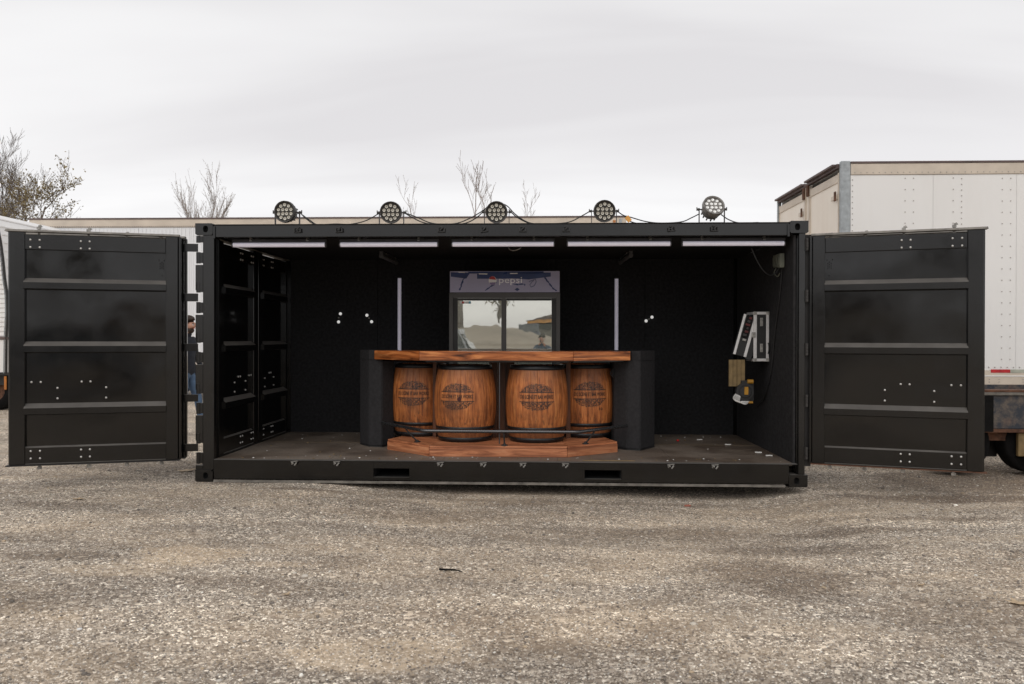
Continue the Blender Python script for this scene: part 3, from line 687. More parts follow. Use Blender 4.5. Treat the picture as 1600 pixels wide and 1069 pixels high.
tube_light((4.50, 1.42, 2.41), (4.46, 2.28, 2.41), (0, -.1, -1), 'unlit tube on the ceiling above the right upright tube')
MT['tube'] = _td

# ------------------------------------------------------------------ bar counter
bar = empty('bar_counter', (3.02, .7, FZ)); tag(bar, 'three-sided wooden bar counter with brown fascia, plinth and black foot rail', 'bar counter')
def board(name, m, P, Q, Qi, Pi, z0, z1, parent=bar, c=.003):
    """mitred board: outer edge P-Q, inner edge Pi-Qi, grain along local X"""
    a = math.atan2(Q[1]-P[1], Q[0]-P[0]); ca, sa = math.cos(a), math.sin(a)
    loc = lambda p: ((p[0]-P[0])*ca+(p[1]-P[1])*sa, -(p[0]-P[0])*sa+(p[1]-P[1])*ca)
    b = MB(); b.prism([loc(P), loc(Q), loc(Qi), loc(Pi)], 0, z1-z0, 'z')
    me = b.mesh(name, MT[m]); bm = bmesh.new(); bm.from_mesh(me); bmesh.ops.recalc_face_normals(bm, faces=bm.faces)
    if c: bmesh.ops.bevel(bm, geom=bm.edges[:], offset=c, segments=2, affect='EDGES')
    bm.to_mesh(me); bm.free()
    pl = Vector(parent.location) if parent else Vector((0, 0, 0))
    return obj_from(name, me, parent, (P[0]-pl.x, P[1]-pl.y, z0-pl.z), (0, 0, a))
def lerp(a, b, t): return (a[0]+(b[0]-a[0])*t, a[1]+(b[1]-a[1])*t)
def strip(P, Q, Qi, Pi, t0, t1, gap=.0): return lerp(P, Pi, t0), lerp(Q, Qi, t0), lerp(Q, Qi, t1), lerp(P, Pi, t1)
TL, SL, SR, TR = (1.605, .93), (2.185, .45), (3.80, .45), (4.43, .795)
TLi, SLi, SRi, TRi = (1.93, 1.30), (2.37, .95), (3.66, .95), (4.20, 1.25)
e = .0012
def inset(P, Q, Qi, Pi, g=.0015):
    u = Vector((Q[0]-P[0], Q[1]-P[1])).normalized()*g
    return (P[0]+u.x, P[1]+u.y), (Q[0]-u.x, Q[1]-u.y), (Qi[0]-u.x, Qi[1]-u.y), (Pi[0]+u.x, Pi[1]+u.y)
for (P, Q, Qi, Pi) in ((TL, SL, SLi, TLi), (SL, SR, SRi, SLi), (SR, TR, TRi, SRi)):
    board('fascia_board', 'bar_wood', *inset(*strip(P, Q, Qi, Pi, 0, .09)), 1.208, 1.306)
    for k in range(4): board('top_board', 'bar_wood', *inset(*strip(P, Q, Qi, Pi, .093+k*.227, .093+(k+1)*.227-.004)), 1.262, 1.3035+.001*(k % 2))
    board('under_frame', 'black', *inset(*strip(P, Q, Qi, Pi, .16, .9), g=.03), 1.19, 1.258, c=0)
# plinth
PA, PB, PC, PD = (1.785, .77), (2.315, .285), (3.735, .29), (4.285, .70)
PAi, PBi, PCi, PDi = (2.08, 1.60), (2.42, 1.28), (3.64, 1.28), (4.02, 1.60)
for (P, Q, Qi, Pi) in ((PA, PB, PBi, PAi), (PB, PC, PCi, PBi), (PC, PD, PDi, PCi)):
    board('plinth_board', 'plinth_wood', *inset(*strip(P, Q, Qi, Pi, 0, .035)), FZ+.001, .318)
    for k in range(6): board('deck_board', 'plinth_wood', *inset(*strip(P, Q, Qi, Pi, .014+k*.164, .014+(k+1)*.164-.006)), .320, .338, c=.002)
    board('plinth_core', 'black', *inset(*strip(P, Q, Qi, Pi, .05, .97), g=.02), FZ+.002, .316, c=0)
def vpost(name, m, x, y, wx, wy, z0=.3385, z1=1.188):
    b = MB(); b.box(-wx/2, wx/2, -wy/2, wy/2, 0, z1-z0, c=.003); return b.build(name, MT[m], bar, (x-3.02, y-.7, z0-FZ))
vpost('support_board', 'back_wood', 2.275, 1.0, .04, .05); vpost('support_board', 'back_wood', 3.765, 1.0, .05, .05)
for k in range(3): vpost('support_board', 'back_wood', 2.93+k*.095, 1.0, .092, .03)
b = MB(); b.cyl((0, 0, .11), (0, 0, 1.188-FZ), .006, n=8); b.build('steel_rod', MT['tube_back'], bar, (.01, -.24, 0))
# foot rail
rail = cat_rom([(1.70, .90, .505), (1.98, .60, .497), (2.25, .31, .49)], 5)[:-1]+[Vector((2.262, .302, .49)), Vector((2.29, .3, .489))]+[Vector((2.6+.3*k, .3, .487)) for k in range(5)]+[Vector((3.83, .3, .487)), Vector((3.85, .307, .488)), Vector((4.39, .80, .50))]
o3 = Vector((3.02, .7, FZ))
b = MB(); b.tube([p-o3 for p in rail], .0185, 12); b.build('foot_rail', simple('glossy_black_pipe', (.10, .10, .105), .25, .8, .1), bar)
for p0, p1 in (((3.085, .3, .478), (3.09, .33, .345)), ((2.02, .555, .487), (2.15, .56, .345)), ((4.03, .47, .487), (3.93, .50, .345))):
    b = MB(); a = Vector(p0)-o3; c = Vector(p1)-o3
    b.tube([a, (a+c)/2+Vector((0, .0, -.005)), c], .0085, 8); b.cyl(c-Vector((0, 0, .007)), c+Vector((0, 0, .004)), .034, n=14); b.sphere(c+Vector((0, 0, .006)), .016, 8)
    b.build('rail_bracket', MT['cable'], bar)

# ------------------------------------------------------------------ black cabinets at both ends
def cabinet(poly, shoulder, label):
    cx = sum(p[0] for p in poly)/len(poly); cy = sum(p[1] for p in poly)/len(poly)
    r = empty('end_cabinet', (cx, cy, FZ)); tag(r, label, 'cabinet')
    b = MB(); b.prism([(p[0]-cx, p[1]-cy) for p in poly], .012, 1.204-FZ, 'z'); o = b.build('body', MT['cabinet'], r)
    bm = bmesh.new(); bm.from_mesh(o.data); bmesh.ops.bevel(bm, geom=bm.edges[:], offset=.008, segments=2, affect='EDGES'); bm.to_mesh(o.data); bm.free()
    b = MB(); b.prism([(p[0]-cx, p[1]-cy) for p in shoulder], 1.2045-FZ, 1.308-FZ, 'z'); b.build('shoulder', MT['cabinet'], r)
    b = MB(); b.prism([((p[0]-cx)*1.01, (p[1]-cy)*1.01) for p in poly], 0.001, .011, 'z'); b.build('base_trim', MT['cable'], r)
    return r
cl_ = cabinet([(1.385, 1.19), (1.535, .985), (1.69, .945), (1.79, 1.12), (1.72, 1.45), (1.385, 1.45)], [(1.387, 1.19), (1.535, .987), (1.565, .98), (1.595, .98), (1.82, 1.28), (1.72, 1.448), (1.387, 1.448)], 'charcoal cabinet at the left end of the bar counter')
cr_ = cabinet([(4.25, 1.30), (4.27, 1.0), (4.40, .87), (4.54, .815), (4.735, 1.115), (4.735, 1.5), (4.3, 1.5)], [(4.45, .86), (4.54, .817), (4.733, 1.115), (4.733, 1.498), (4.3, 1.498), (4.24, 1.28)], 'charcoal cabinet at the right end of the bar counter')
b = MB(); b.box(-.012, .012, -.012, 0, -.05, .05); b.tube(cat_rom([(0, -.012, .03), (-.012, -.035, .0), (.0, -.014, -.035)], 5), .005, 6)
b.build('handle', MT['cable'], cr_, (4.262-cr_.location.x, 1.0-cr_.location.y, 1.06-FZ), (0, 0, -.9))

# ------------------------------------------------------------------ barrels
BH = .815
def br(z): return .338-.052*((z-BH/2)/(BH/2))**2
def barrel_mat(root, seed, emblem=True):
    m, nt, b = mat('oak_barrel_stave')
    v = tex(nt, obj=root); sep = N(nt, 'ShaderNodeSeparateXYZ'); nt.links.new(v, sep.inputs[0])
    oi = N(nt, 'ShaderNodeObjectInfo')
    vg = tex(nt, scale=(26, 26, 2.2), loc=(seed*3.1, seed, 0), obj=root); vb = tex(nt, loc=(seed, seed*2, 1), obj=root)
    g = noise(nt, vg, 1.4, 6, .65, .5); big = noise(nt, vb, 4.2, 5, .6)
    c = ramp(nt, g, [(.3, (.14, .04, .012)), (.5, (.44, .14, .036)), (.72, (.66, .26, .08))])
    c = mixc(nt, ramp(nt, big, [(.48, 0), (.72, .75)]), c, (.12, .04, .016))
    hv = N(nt, 'ShaderNodeHueSaturation'); nt.links.new(c, hv.inputs['Color']); nt.links.new(mth(nt, 'ADD', mth(nt, 'MULTIPLY', oi.outputs['Random'], .3), .85), hv.inputs['Value'])
    c = hv.outputs[0]
    # weather stains by the lower hoops; up top, shade under the bar painted in
    zst = mth(nt, 'ADD', sep.outputs[2], mth(nt, 'MULTIPLY', mth(nt, 'SUBTRACT', g, .5), .22))
    c = mixc(nt, ramp(nt, zst, [(.11, .7), (.2, 0)]), c, (.12, .045, .018))
    c = mixc(nt, ramp(nt, zst, [(.62, 0), (.78, .6)]), c, (.15, .055, .02))
    ink = (.012, .010, .011)
    u = mth(nt, 'MULTIPLY', mth(nt, 'ARCTAN2', sep.outputs[0], mth(nt, 'MULTIPLY', sep.outputs[1], -1)), .328)
    vv = mth(nt, 'SUBTRACT', sep.outputs[2], .487)
    e1 = mth(nt, 'ADD', mth(nt, 'POWER', mth(nt, 'DIVIDE', mth(nt, 'ABSOLUTE', u), .185), 2.4), mth(nt, 'POWER', mth(nt, 'DIVIDE', mth(nt, 'ABSOLUTE', vv), .142), 2.0))
    cu = N(nt, 'ShaderNodeCombineXYZ'); nt.links.new(u, cu.inputs[0]); nt.links.new(vv, cu.inputs[1])
    edge = noise(nt, cu.outputs[0], 40, 2)
    inside = ramp(nt, mth(nt, 'ADD', e1, mth(nt, 'MULTIPLY', mth(nt, 'SUBTRACT', edge, .5), .5)), [(.95, 1), (1.0, 0)])
    av = mth(nt, 'ABSOLUTE', vv)
    band = ramp(nt, mth(nt, 'MULTIPLY', av, 10), [(.45, 0), (.48, 1)])
    line = mth(nt, 'MULTIPLY', ramp(nt, mth(nt, 'MULTIPLY', av, 10), [(.44, 0), (.46, 1), (.52, 1), (.545, 0)]), ramp(nt, mth(nt, 'MULTIPLY', mth(nt, 'ABSOLUTE', u), 4), [(.75, 1), (.765, 0)]))
    wv = N(nt, 'ShaderNodeTexVoronoi', feature='DISTANCE_TO_EDGE'); wv.inputs['Scale'].default_value = 62
    dn = N(nt, 'ShaderNodeTexNoise'); nt.links.new(cu.outputs[0], dn.inputs[0]); dn.inputs['Scale'].default_value = 45; dn.inputs['Detail'].default_value = 2
    dd = N(nt, 'ShaderNodeVectorMath', operation='SCALE'); nt.links.new(dn.outputs[1], dd.inputs[0]); dd.inputs['Scale'].default_value = .035
    da = N(nt, 'ShaderNodeVectorMath', operation='ADD'); nt.links.new(cu.outputs[0], da.inputs[0]); nt.links.new(dd.outputs[0], da.inputs[1]); nt.links.new(da.outputs[0], wv.inputs[0])
    curls = ramp(nt, wv.outputs['Distance'], [(.07, 1), (.13, .0)])
    scr = noise(nt, cu.outputs[0], 70, 3, .7); curls = mth(nt, 'MAXIMUM', curls, ramp(nt, scr, [(.51, 0), (.56, 1)]))
    ff = mth(nt, 'MULTIPLY', mth(nt, 'MULTIPLY', inside, band), curls)
    ff = mth(nt, 'MAXIMUM', ff, line); front = ramp(nt, mth(nt, 'MULTIPLY', sep.outputs[1], -1), [(0, 0), (.02, 1)])
    ff = mth(nt, 'MULTIPLY', mth(nt, 'MULTIPLY', ff, front), mth(nt, 'ADD', mth(nt, 'MULTIPLY', ramp(nt, big, [(.35, 1), (.65, .85)]), 1), 0))
    c = mixc(nt, ff, c, ink)
    # scuffs below the emblem
    vs_ = tex(nt, scale=(30, 30, 9), loc=(seed*5, 0, 0), obj=root); sn = noise(nt, vs_, 1.5, 3, .7)
    zm = ramp(nt, sep.outputs[2], [(.17, 0), (.2, 1), (.27, 1), (.31, 0)])
    c = mixc(nt, mth(nt, 'MULTIPLY', zm, ramp(nt, sn, [(.55, 0), (.66, .7)])), c, (.08, .035, .016))
    nt.links.new(c, b.inputs['Base Color']); b.inputs['Roughness'].default_value = .5
    bump(nt, g, .35, .006, b)
    return m
MT['hoop'] = simple('black_barrel_hoop', (.018, .019, .021), .38, .4, .4, 20)
MT['head'] = simple('oak_head', (.25, .11, .045), .6)
NST = 26
def barrel(x, y, phi, label, seed):
    r = empty('oak_barrel', (x, y, .3395), phi); tag(r, label, 'barrel', 'oak barrels standing under the bar')
    m = barrel_mat(r, seed)
    k = 12; prof = [(br(BH*i/k), BH*i/k) for i in range(k+1)]
    da = 2*PI/NST; b = MB(); g = .0012
    vs = []
    for (rr, z) in prof:
        for a, dr in ((-da/2+g, -.02), (-da/2+g, -.0025), (-da/2+g+.012, .0), (0, .0004), (da/2-g-.012, 0), (da/2-g, -.0025), (da/2-g, -.02)):
            vs.append(((rr+dr)*math.sin(a), -(rr+dr)*math.cos(a), z))
    n = 7; fs = [(i*n+j, i*n+j+1, (i+1)*n+j+1, (i+1)*n+j) for i in range(k) for j in range(n-1)]
    fs += [tuple(range(n)), tuple(k*n+j for j in range(n))]
    b.add(vs, fs); me = b.mesh('stave', m)
    for i in range(NST): obj_from('stave', me, r, (0, 0, 0), (0, 0, i*da+seed*.37))
    for z0, z1 in ((.0, .05), (.125, .163), (.768, BH)):
        b = MB(); b.lathe([(br(z0)+.001, z0), (br(z0)+.004, z0), (br((z0+z1)/2)+.0042, (z0+z1)/2), (br(z1)+.004, z1), (br(z1)+.001, z1)], 40)
        b.build('hoop', MT['hoop'], r)
    b = MB(); b.cyl((0, 0, BH-.03), (0, 0, BH-.02), br(BH)-.02, n=32); b.cyl((0, 0, .02), (0, 0, .03), br(0)-.02, n=32); b.build('head', MT['head'], r)
    ink = simple('stencil_ink', (.010, .008, .008), .7)
    def lettering(s, width, height, zc, uc=0):
        vs, fs = text_mesh(s, 1, bold=.022); xs = [v.x for v in vs]; ys = [v.y for v in vs]
        w0 = max(xs)-min(xs); h0 = max(ys)-min(ys); xm = (max(xs)+min(xs))/2; ym = (max(ys)+min(ys))/2
        out_ = []
        for v in vs:
            u = (v.x-xm)/w0*width+uc; z = zc+(v.y-ym)/h0*height; rr = br(z)+.0013
            out_.append((rr*math.sin(u/.328), -rr*math.cos(u/.328), z))
        b = MB(); b.add(out_, fs); b.build('lettering', ink, r)
    lettering('DO SCENE ET BAR WORKS', .355, .040, .489)
    if seed == 4: lettering('10', .04, .032, .325, .12)
    if seed == 2:
        b = MB(); a = .10/.328*1.0; rr = br(.46)
        b.cyl((rr*math.sin(.1)*.98, -rr*math.cos(.1)*.98, .46), (rr*math.sin(.1)*1.012, -rr*math.cos(.1)*1.012, .46), .021, n=16); b.build('bung', simple('dark_red_bung', (.05, .006, .006), .6), r)
    return r
barrel(2.075, 1.28, -.13, 'leftmost oak barrel, set back beside the left cabinet', 1)
barrel(2.633, .83, -.19, 'front oak barrel left of centre, with a round bung hole', 2)
barrel(3.417, .81, .01, 'front oak barrel right of centre, emblem in its middle', 3)
barrel(3.965, 1.27, .13, 'rightmost oak barrel, a small 10 stencilled low on it', 4)

# ------------------------------------------------------------------ drinks cooler
fr = empty('drinks_cooler', (3.02, 1.95, FZ)); tag(fr, 'grey two-door drinks cooler with a blue and white header sign behind the bar', 'cooler')
def fb(*a): return tuple([a[0]-3.02, a[1]-3.02, a[2]-1.95, a[3]-1.95, a[4]-FZ, a[5]-FZ])
X0, X1, YF = 2.36, 3.685, 1.62
part('body', 'fridge', fr, fb(X0, X0+.05, YF+.03, 2.32, FZ+.01, 1.985), fb(X1-.05, X1, YF+.03, 2.32, FZ+.01, 1.985), fb(X0+.051, X1-.051, 2.26, 2.32, FZ+.02, 1.98), fb(X0+.051, X1-.051, YF+.03, 2.25, FZ+.02, .45))
part('door_frame', 'fridge', fr, fb(X0, X0+.045, YF, YF+.029, .4, 1.985), fb(X1-.045, X1, YF, YF+.029, .4, 1.985), fb(X0+.046, X1-.046, YF, YF+.029, 1.925, 1.985))
part('mullion', 'fridge', fr, fb(2.985, 3.045, YF+.012, YF+.034, .45, 1.924), c=.003)
part('door_gasket', 'fridge_dark', fr, fb(X0+.046, X0+.10, YF+.014, YF+.03, .45, 1.924), fb(X1-.10, X1-.046, YF+.014, YF+.03, .45, 1.924), fb(X0+.101, 2.984, YF+.015, YF+.03, 1.895, 1.923), fb(3.046, X1-.101, YF+.015, YF+.03, 1.895, 1.923))
def glass():
    m = bpy.data.materials.new('coated_cooler_glass'); m.use_nodes = True; nt = m.node_tree; nt.nodes.clear()
    o = N(nt, 'ShaderNodeOutputMaterial'); g = N(nt, 'ShaderNodeBsdfGlossy'); t = N(nt, 'ShaderNodeBsdfTransparent'); mxs = N(nt, 'ShaderNodeMixShader')
    g.inputs[0].default_value = (.88, .86, .80, 1); g.inputs['Roughness'].default_value = .012; t.inputs[0].default_value = (.75, .78, .76, 1); mxs.inputs[0].default_value = .5
    v = tex(nt); n = N(nt, 'ShaderNodeBump'); n.inputs['Strength'].default_value = .06; n.inputs['Distance'].default_value = .01
    nt.links.new(noise(nt, v, 3, 2), n.inputs['Height']); nt.links.new(n.outputs[0], g.inputs['Normal'])
    nt.links.new(t.outputs[0], mxs.inputs[1]); nt.links.new(g.outputs[0], mxs.inputs[2]); nt.links.new(mxs.outputs[0], o.inputs[0]); return m
GL = glass()
for a, c in ((X0+.101, 2.984), (3.046, X1-.101)):
    o = part('glass_door', GL, fr, fb(a, c, YF+.018, YF+.022, .45, 1.894))
MT['cool_in'] = simple('glowing_cooler_interior', (.6, .6, .58), .6)
_b = [n for n in MT['cool_in'].node_tree.nodes if n.type == 'BSDF_PRINCIPLED'][0]; _b.inputs['Emission Color'].default_value = (1, .97, .9, 1); _b.inputs['Emission Strength'].default_value = .16  # weak glow added to the panels so the interior looks paler
part('interior', MT['cool_in'], fr, fb(X0+.052, X0+.06, YF+.04, 2.25, .46, 1.97), fb(X1-.06, X1-.052, YF+.04, 2.25, .46, 1.97), fb(X0+.061, X1-.061, 2.24, 2.25, .46, 1.97), fb(X0+.061, X1-.061, YF+.05, 2.239, 1.95, 1.97))
for z in (.75, 1.08, 1.36, 1.62):
    b = MB()
    for k in range(44): b.box(*fb(X0+.08+k*.0268, X0+.084+k*.0268, YF+.08, 2.2, z, z+.005))
    b.box(*fb(X0+.062, X1-.062, YF+.072, YF+.079, z-.004, z+.012)); b.build('shelf', MT['white_plastic'], fr)
# header sign
HX0, HX1, HZ0, HZ1, HY = 2.372, 3.678, 1.992, 2.243, 1.60
part('header_box', 'fridge_dark', fr, fb(HX0-.006, HX1+.006, HY+.006, 2.2, HZ0-.004, HZ1+.003))
hp = part('header_panel', simple('lilac_header_print', (.35, .335, .47), .35, 0, .05, 3), fr, fb(HX0, HX1, HY, HY+.005, HZ0, HZ1))
navy = simple('navy_print', (.006, .024, .12), .35, 0, .2); 
def hx(X, Y): return (HX0+(X/7.37-13)/172.*1.306-3.02, HZ1-((Y/7.37)-10)/29.6*.251-FZ)
def flat(name, polys, m, dy):
    b = MB()
    for p in polys:
        vs = [(hx(*q)[0], HY-dy-1.95, hx(*q)[1]) for q in p]; b.add(vs, [tuple(range(len(vs)))])
    return b.build(name, m, hp and fr)
def crack(pts, w):
    pts = [Vector(p) for p in pts]; out_ = []
    rnd = random.Random(int(pts[0].x)); L = []; R = []
    for i in range(len(pts)-1):
        for k in range(5):
            p = pts[i].lerp(pts[i+1], k/5); d = (pts[i+1]-pts[i]).normalized(); nn = Vector((-d.y, d.x)); ww = w*(.4+rnd.random()); off = rnd.uniform(-.6, .6)*w
            L.append(p+nn*(ww+off)); R.append(p-nn*(ww-off))
    return [[tuple(L[i]), tuple(L[i+1]), tuple(R[i+1]), tuple(R[i])] for i in range(len(L)-1)]
pol = [[(105, 84), (330, 90), (285, 150), (105, 130)], [(410, 100), (830, 92), (830, 148), (700, 152), (410, 152)], [(830, 92), (1262, 88), (1262, 130), (1010, 160), (830, 148)], [(300, 78), (1180, 76), (1180, 95), (320, 98)], [(845, 262), (875, 245), (905, 262), (875, 280)]]
flat('navy_shape', pol, navy, .0012)
flat('navy_crack', crack([(300, 100), (255, 150), (230, 220), (205, 285)], 10)+crack([(640, 190), (560, 235), (490, 285)], 7)+crack([(1190, 130), (1240, 200), (1290, 250), (1340, 286)], 7)+crack([(830, 205), (890, 212), (960, 205), (965, 230)], 6), navy, .0016)
flat('white_streak', [[(190, 80), (270, 82), (268, 90), (195, 88)], [(430, 96), (530, 98), (528, 108), (432, 106)], [(790, 94), (880, 92), (878, 102), (792, 103)]], MT['white_plastic'], .0022)
b = MB(); loop = [(1010, 185), (1045, 170), (1085, 155), (1095, 185), (1070, 225), (1035, 238), (1020, 215), (1045, 185), (1070, 168)]
b.tube([Vector((hx(*p)[0], HY-.003-1.95, hx(*p)[1])) for p in loop], .0035, 5); b.build('loop_mark', navy, fr)
def disc(cx, cy, r, m, a0, a1, name, dy):
    n = 20; return flat(name, [[(cx+r*math.cos(a0+(a1-a0)*i/n), cy-r*math.sin(a0+(a1-a0)*i/n)) for i in range(n+1)]], m, dy)
disc(590, 172, 46, MT['white_plastic'], 0, 2*PI*.98, 'roundel', .0020)
disc(588, 168, 41, simple('header_red', (.42, .02, .02), .35), .12, PI-.3, 'roundel_red', .0026)
disc(590, 178, 40, simple('header_lilac_blue', (.22, .16, .3), .35), PI+.35, 2*PI-.25, 'roundel_blue', .0026)
vs, fs = text_mesh('pepsi', 1); xs_ = [v.x for v in vs]; ys_ = [v.y for v in vs]
b = MB(); b.add([(hx(665+(v.x-min(xs_))/(max(xs_)-min(xs_))*265, 0)[0], HY-.0032-1.95, hx(0, 218-(v.y-min(ys_))/(max(ys_)-min(ys_))*82)[1]) for v in vs], fs); b.build('sign_lettering', simple('header_white', (.9, .88, .92), .35), fr)
for k, (a, c, m) in enumerate(((208, 232, 'white_plastic'), (234, 256, 'red'), (258, 284, 'white_plastic'), (288, 312, 'white_plastic'), (313, 334, 'par_skylit'))):
    flat('sticker', [[(a, 384), (c, 384), (c, 408), (a, 408)]], MT[m] if k < 4 else simple('cyan_sticker', (.1, .4, .55), .4), -.012)

# ------------------------------------------------------------------ wall hooks with pale knobs
def hooks(pts, label):
    c = Vector((sum(p[0] for p in pts)/len(pts), 2.333, sum(p[1] for p in pts)/len(pts)))
    r = empty('wall_hook', c); tag(r, label, 'wall hook', 'small three-knob hooks on the back wall')
    b = MB(); b.tube([(p[0]-c.x, -.012, p[1]-c.z) for p in (pts[0], pts[-1])], .008, 6); b.build('bar', MT['cable'], r)
    for i, p in enumerate(pts):
        b = MB(); b.sphere((p[0]-c.x, -.028, p[1]-c.z), .020 if i != 1 else .012, 10); b.build('knob', MT['knob_glow'] if i != 1 else MT['steel'], r)
hooks([(.866, 1.757), (.842, 1.705), (.842, 1.652)], 'near-vertical hook with three pale knobs, leftmost on the back wall')
hooks([(1.211, 1.738), (1.238, 1.70), (1.272, 1.655)], 'hook with three pale knobs sloping down to the right')
hooks([(4.792, 1.668), (4.826, 1.69), (4.866, 1.716)], 'hook with three pale knobs sloping up, right of the cooler')

# ------------------------------------------------------------------ par lamps on the roof edge
def par_lamp(x, y, z, tilt, yaw, label, hm, lm, ring=None, s=1.0):
    zb = 2.58
    r = empty('par_lamp', (x, y, zb)); tag(r, label, 'stage lamp', 'round lamps on the container roof edge')
    h = z-zb; R = Matrix.Translation((0, 0, h)) @ Matrix.Rotation(yaw, 4, 'Z') @ Matrix.Rotation(tilt, 4, 'X')
    rad = .107*s
    # housing axis along -Y; 12-sided front rim
    def ring_(y0, r0, y1, r1, b, mi=0, n=24):
        vs = [(r0*math.cos(2*PI*i/n), y0, r0*math.sin(2*PI*i/n)) for i in range(n)]+[(r1*math.cos(2*PI*i/n), y1, r1*math.sin(2*PI*i/n)) for i in range(n)]
        b.add(vs, [(i, (i+1) % n, n+(i+1) % n, n+i) for i in range(n)], mi, True, R)
    b = MB()
    prof = [(-.055, rad*.82), (-.072, rad*.90), (-.078, rad), (-.04, rad*1.03), (-.02, rad*.96), (.05, rad*.8), (.075, rad*.55)]
    for (a, c), (d, e_) in zip(prof, prof[1:]): ring_(a, c, d, e_, b)
    b.add([(rad*.55*math.cos(2*PI*i/24), .075, rad*.55*math.sin(2*PI*i/24)) for i in range(24)], [tuple(range(24))], 0, False, R)
    for i in range(12):   # cooling fins
        a = 2*PI*i/12; b.cyl((rad*.78*math.cos(a), -.0, rad*.78*math.sin(a)), (rad*.72*math.cos(a), .085, rad*.72*math.sin(a)), .008, n=6, M=R)
    b.build('housing', MT[hm], r)
    b = MB(); b.add([(rad*.83*math.cos(2*PI*i/32), -.055, rad*.83*math.sin(2*PI*i/32)) for i in range(32)], [tuple(range(32))], 0, False, R); b.build('face_plate', MT[ring or hm], r)
    pos = [(.069*s*math.cos(2*PI*(i+.5)/10), .069*s*math.sin(2*PI*(i+.5)/10)) for i in range(10)]+[(.0205*s*a, .0205*s*c) for a in (-1, 1) for c in (-1, 1)]
    for px, pz in pos:
        b = MB()
        b.cyl((px, -.0555, pz), (px, -.064, pz), .0165*s, .0155*s, n=12, M=R, caps=False)
        vs = [(px+.0155*s*math.cos(2*PI*i/12), -.064, pz+.0155*s*math.sin(2*PI*i/12)) for i in range(12)]+[(px+.008*s*math.cos(2*PI*i/12), -.060, pz+.008*s*math.sin(2*PI*i/12)) for i in range(12)]
        b.add(vs, [(i, (i+1) % 12, 12+(i+1) % 12, 12+i) for i in range(12)], 0, True, R)
        b.add(vs, [tuple(range(12, 24))], 1 if lm == 'lens' else 0, False, R)
        b.build('lens', [MT[lm], MT['steel']], r)
    yk = rad+.016
    b = MB()
    for sx in (-1, 1):
        b.box(sx*yk-.003, sx*yk+.003, -.016, .016, .008, h+.012)
    b.box(-yk+.003, yk-.003, -.018, .018, .001, .007)
    b.build('yoke', MT['par'], r)
    for sx in (-1, 1):
        b = MB(); b.cyl((sx*(rad-.01), 0, h), (sx*(yk+.022), 0, h), .007, n=8)
        b.cyl((sx*(yk+.004), 0, h), (sx*(yk+.02), 0, h), .015, .010, n=10); b.box(sx*(yk+.022)-.004, sx*(yk+.022)+.004, -.006, .006, h-.012, h+.022)
        b.build('knob', MT['par'], r)
    b = MB(); b.box(-.055, .055, -.03, .035, -.0005, .0008+.0005); b.build('base_plate', MT['par'], r)
    return r
par_lamp(.915, .06, 2.705, .03, -.12, 'leftmost round lamp on the roof edge, turned slightly aside', 'par', 'lens')
par_lamp(1.967, .07, 2.70, .12, .05, 'second round lamp from the left on the roof edge', 'par', 'lens')
par_lamp(3.022, .07, 2.70, .18, 0, 'middle round lamp of the roof edge, above the cooler', 'par', 'lens')
par_lamp(4.085, .07, 2.705, .16, .04, 'second round lamp from the right, beside an orange cable tag', 'par', 'lens')
par_lamp(5.14, .06, 2.715, -.45, .12, 'rightmost round lamp, tilted up with a face coloured bright for sky light', 'par_skylit', 'lens_skylit', 'par_skylit')  # lighter housing and lens colours paint the sky on its upturned face
def pcable(pts, label, r=.0055, m='cable', grp='cables between the roof lamps'):
    c = Vector(pts[0]); b = MB(); b.tube([p-c for p in cat_rom(pts, 6)], r, 6)
    o = b.build('cable', MT[m], None, c); tag(o, label, 'cable', grp); return o
zr = 2.588
pcable([(1.045, .08, 2.695), (1.09, .10, 2.65), (1.16, .12, 2.60), (1.25, .1, zr), (1.4, .06, zr), (1.55, .08, zr), (1.70, .1, 2.625), (1.84, .08, 2.695)], 'cable sagging between the leftmost and second roof lamps')
pcable([(1.05, .09, 2.69), (1.13, .13, 2.63), (1.2, .14, 2.592), (1.35, .12, zr)], 'short cable end dropping right of the leftmost lamp')
pcable([(2.09, .08, 2.70), (2.18, .10, 2.65), (2.28, .11, 2.605), (2.4, .1, zr), (2.6, .1, 2.592), (2.74, .1, 2.64), (2.88, .1, 2.72), (2.97, .14, 2.80), (3.03, .16, 2.815)], 'cable rising over the middle lamp from the lamp on its left')
pcable([(2.10, .10, 2.70), (2.22, .14, 2.66), (2.34, .15, 2.61), (2.5, .13, zr), (2.7, .13, 2.60), (2.82, .13, 2.66), (2.90, .12, 2.735)], 'lower cable between the second and middle roof lamps')
pcable([(3.03, .16, 2.815), (3.12, .15, 2.775), (3.2, .12, 2.69), (3.3, .12, 2.62), (3.4, .1, zr), (3.6, .1, zr), (3.75, .1, 2.605), (3.88, .1, 2.67), (3.96, .08, 2.715)], 'cable from the middle lamp to the second from the right')
pcable([(3.14, .1, 2.73), (3.22, .14, 2.66), (3.35, .16, 2.60), (3.5, .14, zr)], 'loose cable tail right of the middle lamp')
pcable([(4.21, .08, 2.71), (4.28, .09, 2.665), (4.36, .1, 2.645), (4.5, .1, 2.605), (4.65, .09, zr), (4.85, .1, 2.60), (4.95, .1, 2.64), (5.03, .1, 2.68)], 'cable between the two rightmost roof lamps')
pcable([(4.29, .09, 2.655), (4.34, .1, 2.61), (4.42, .12, zr)], 'short cable tail carrying the orange tag')
pcable([(5.24, .1, 2.67), (5.32, .11, 2.62), (5.42, .1, zr), (5.6, .08, zr)], 'cable tail right of the rightmost lamp')
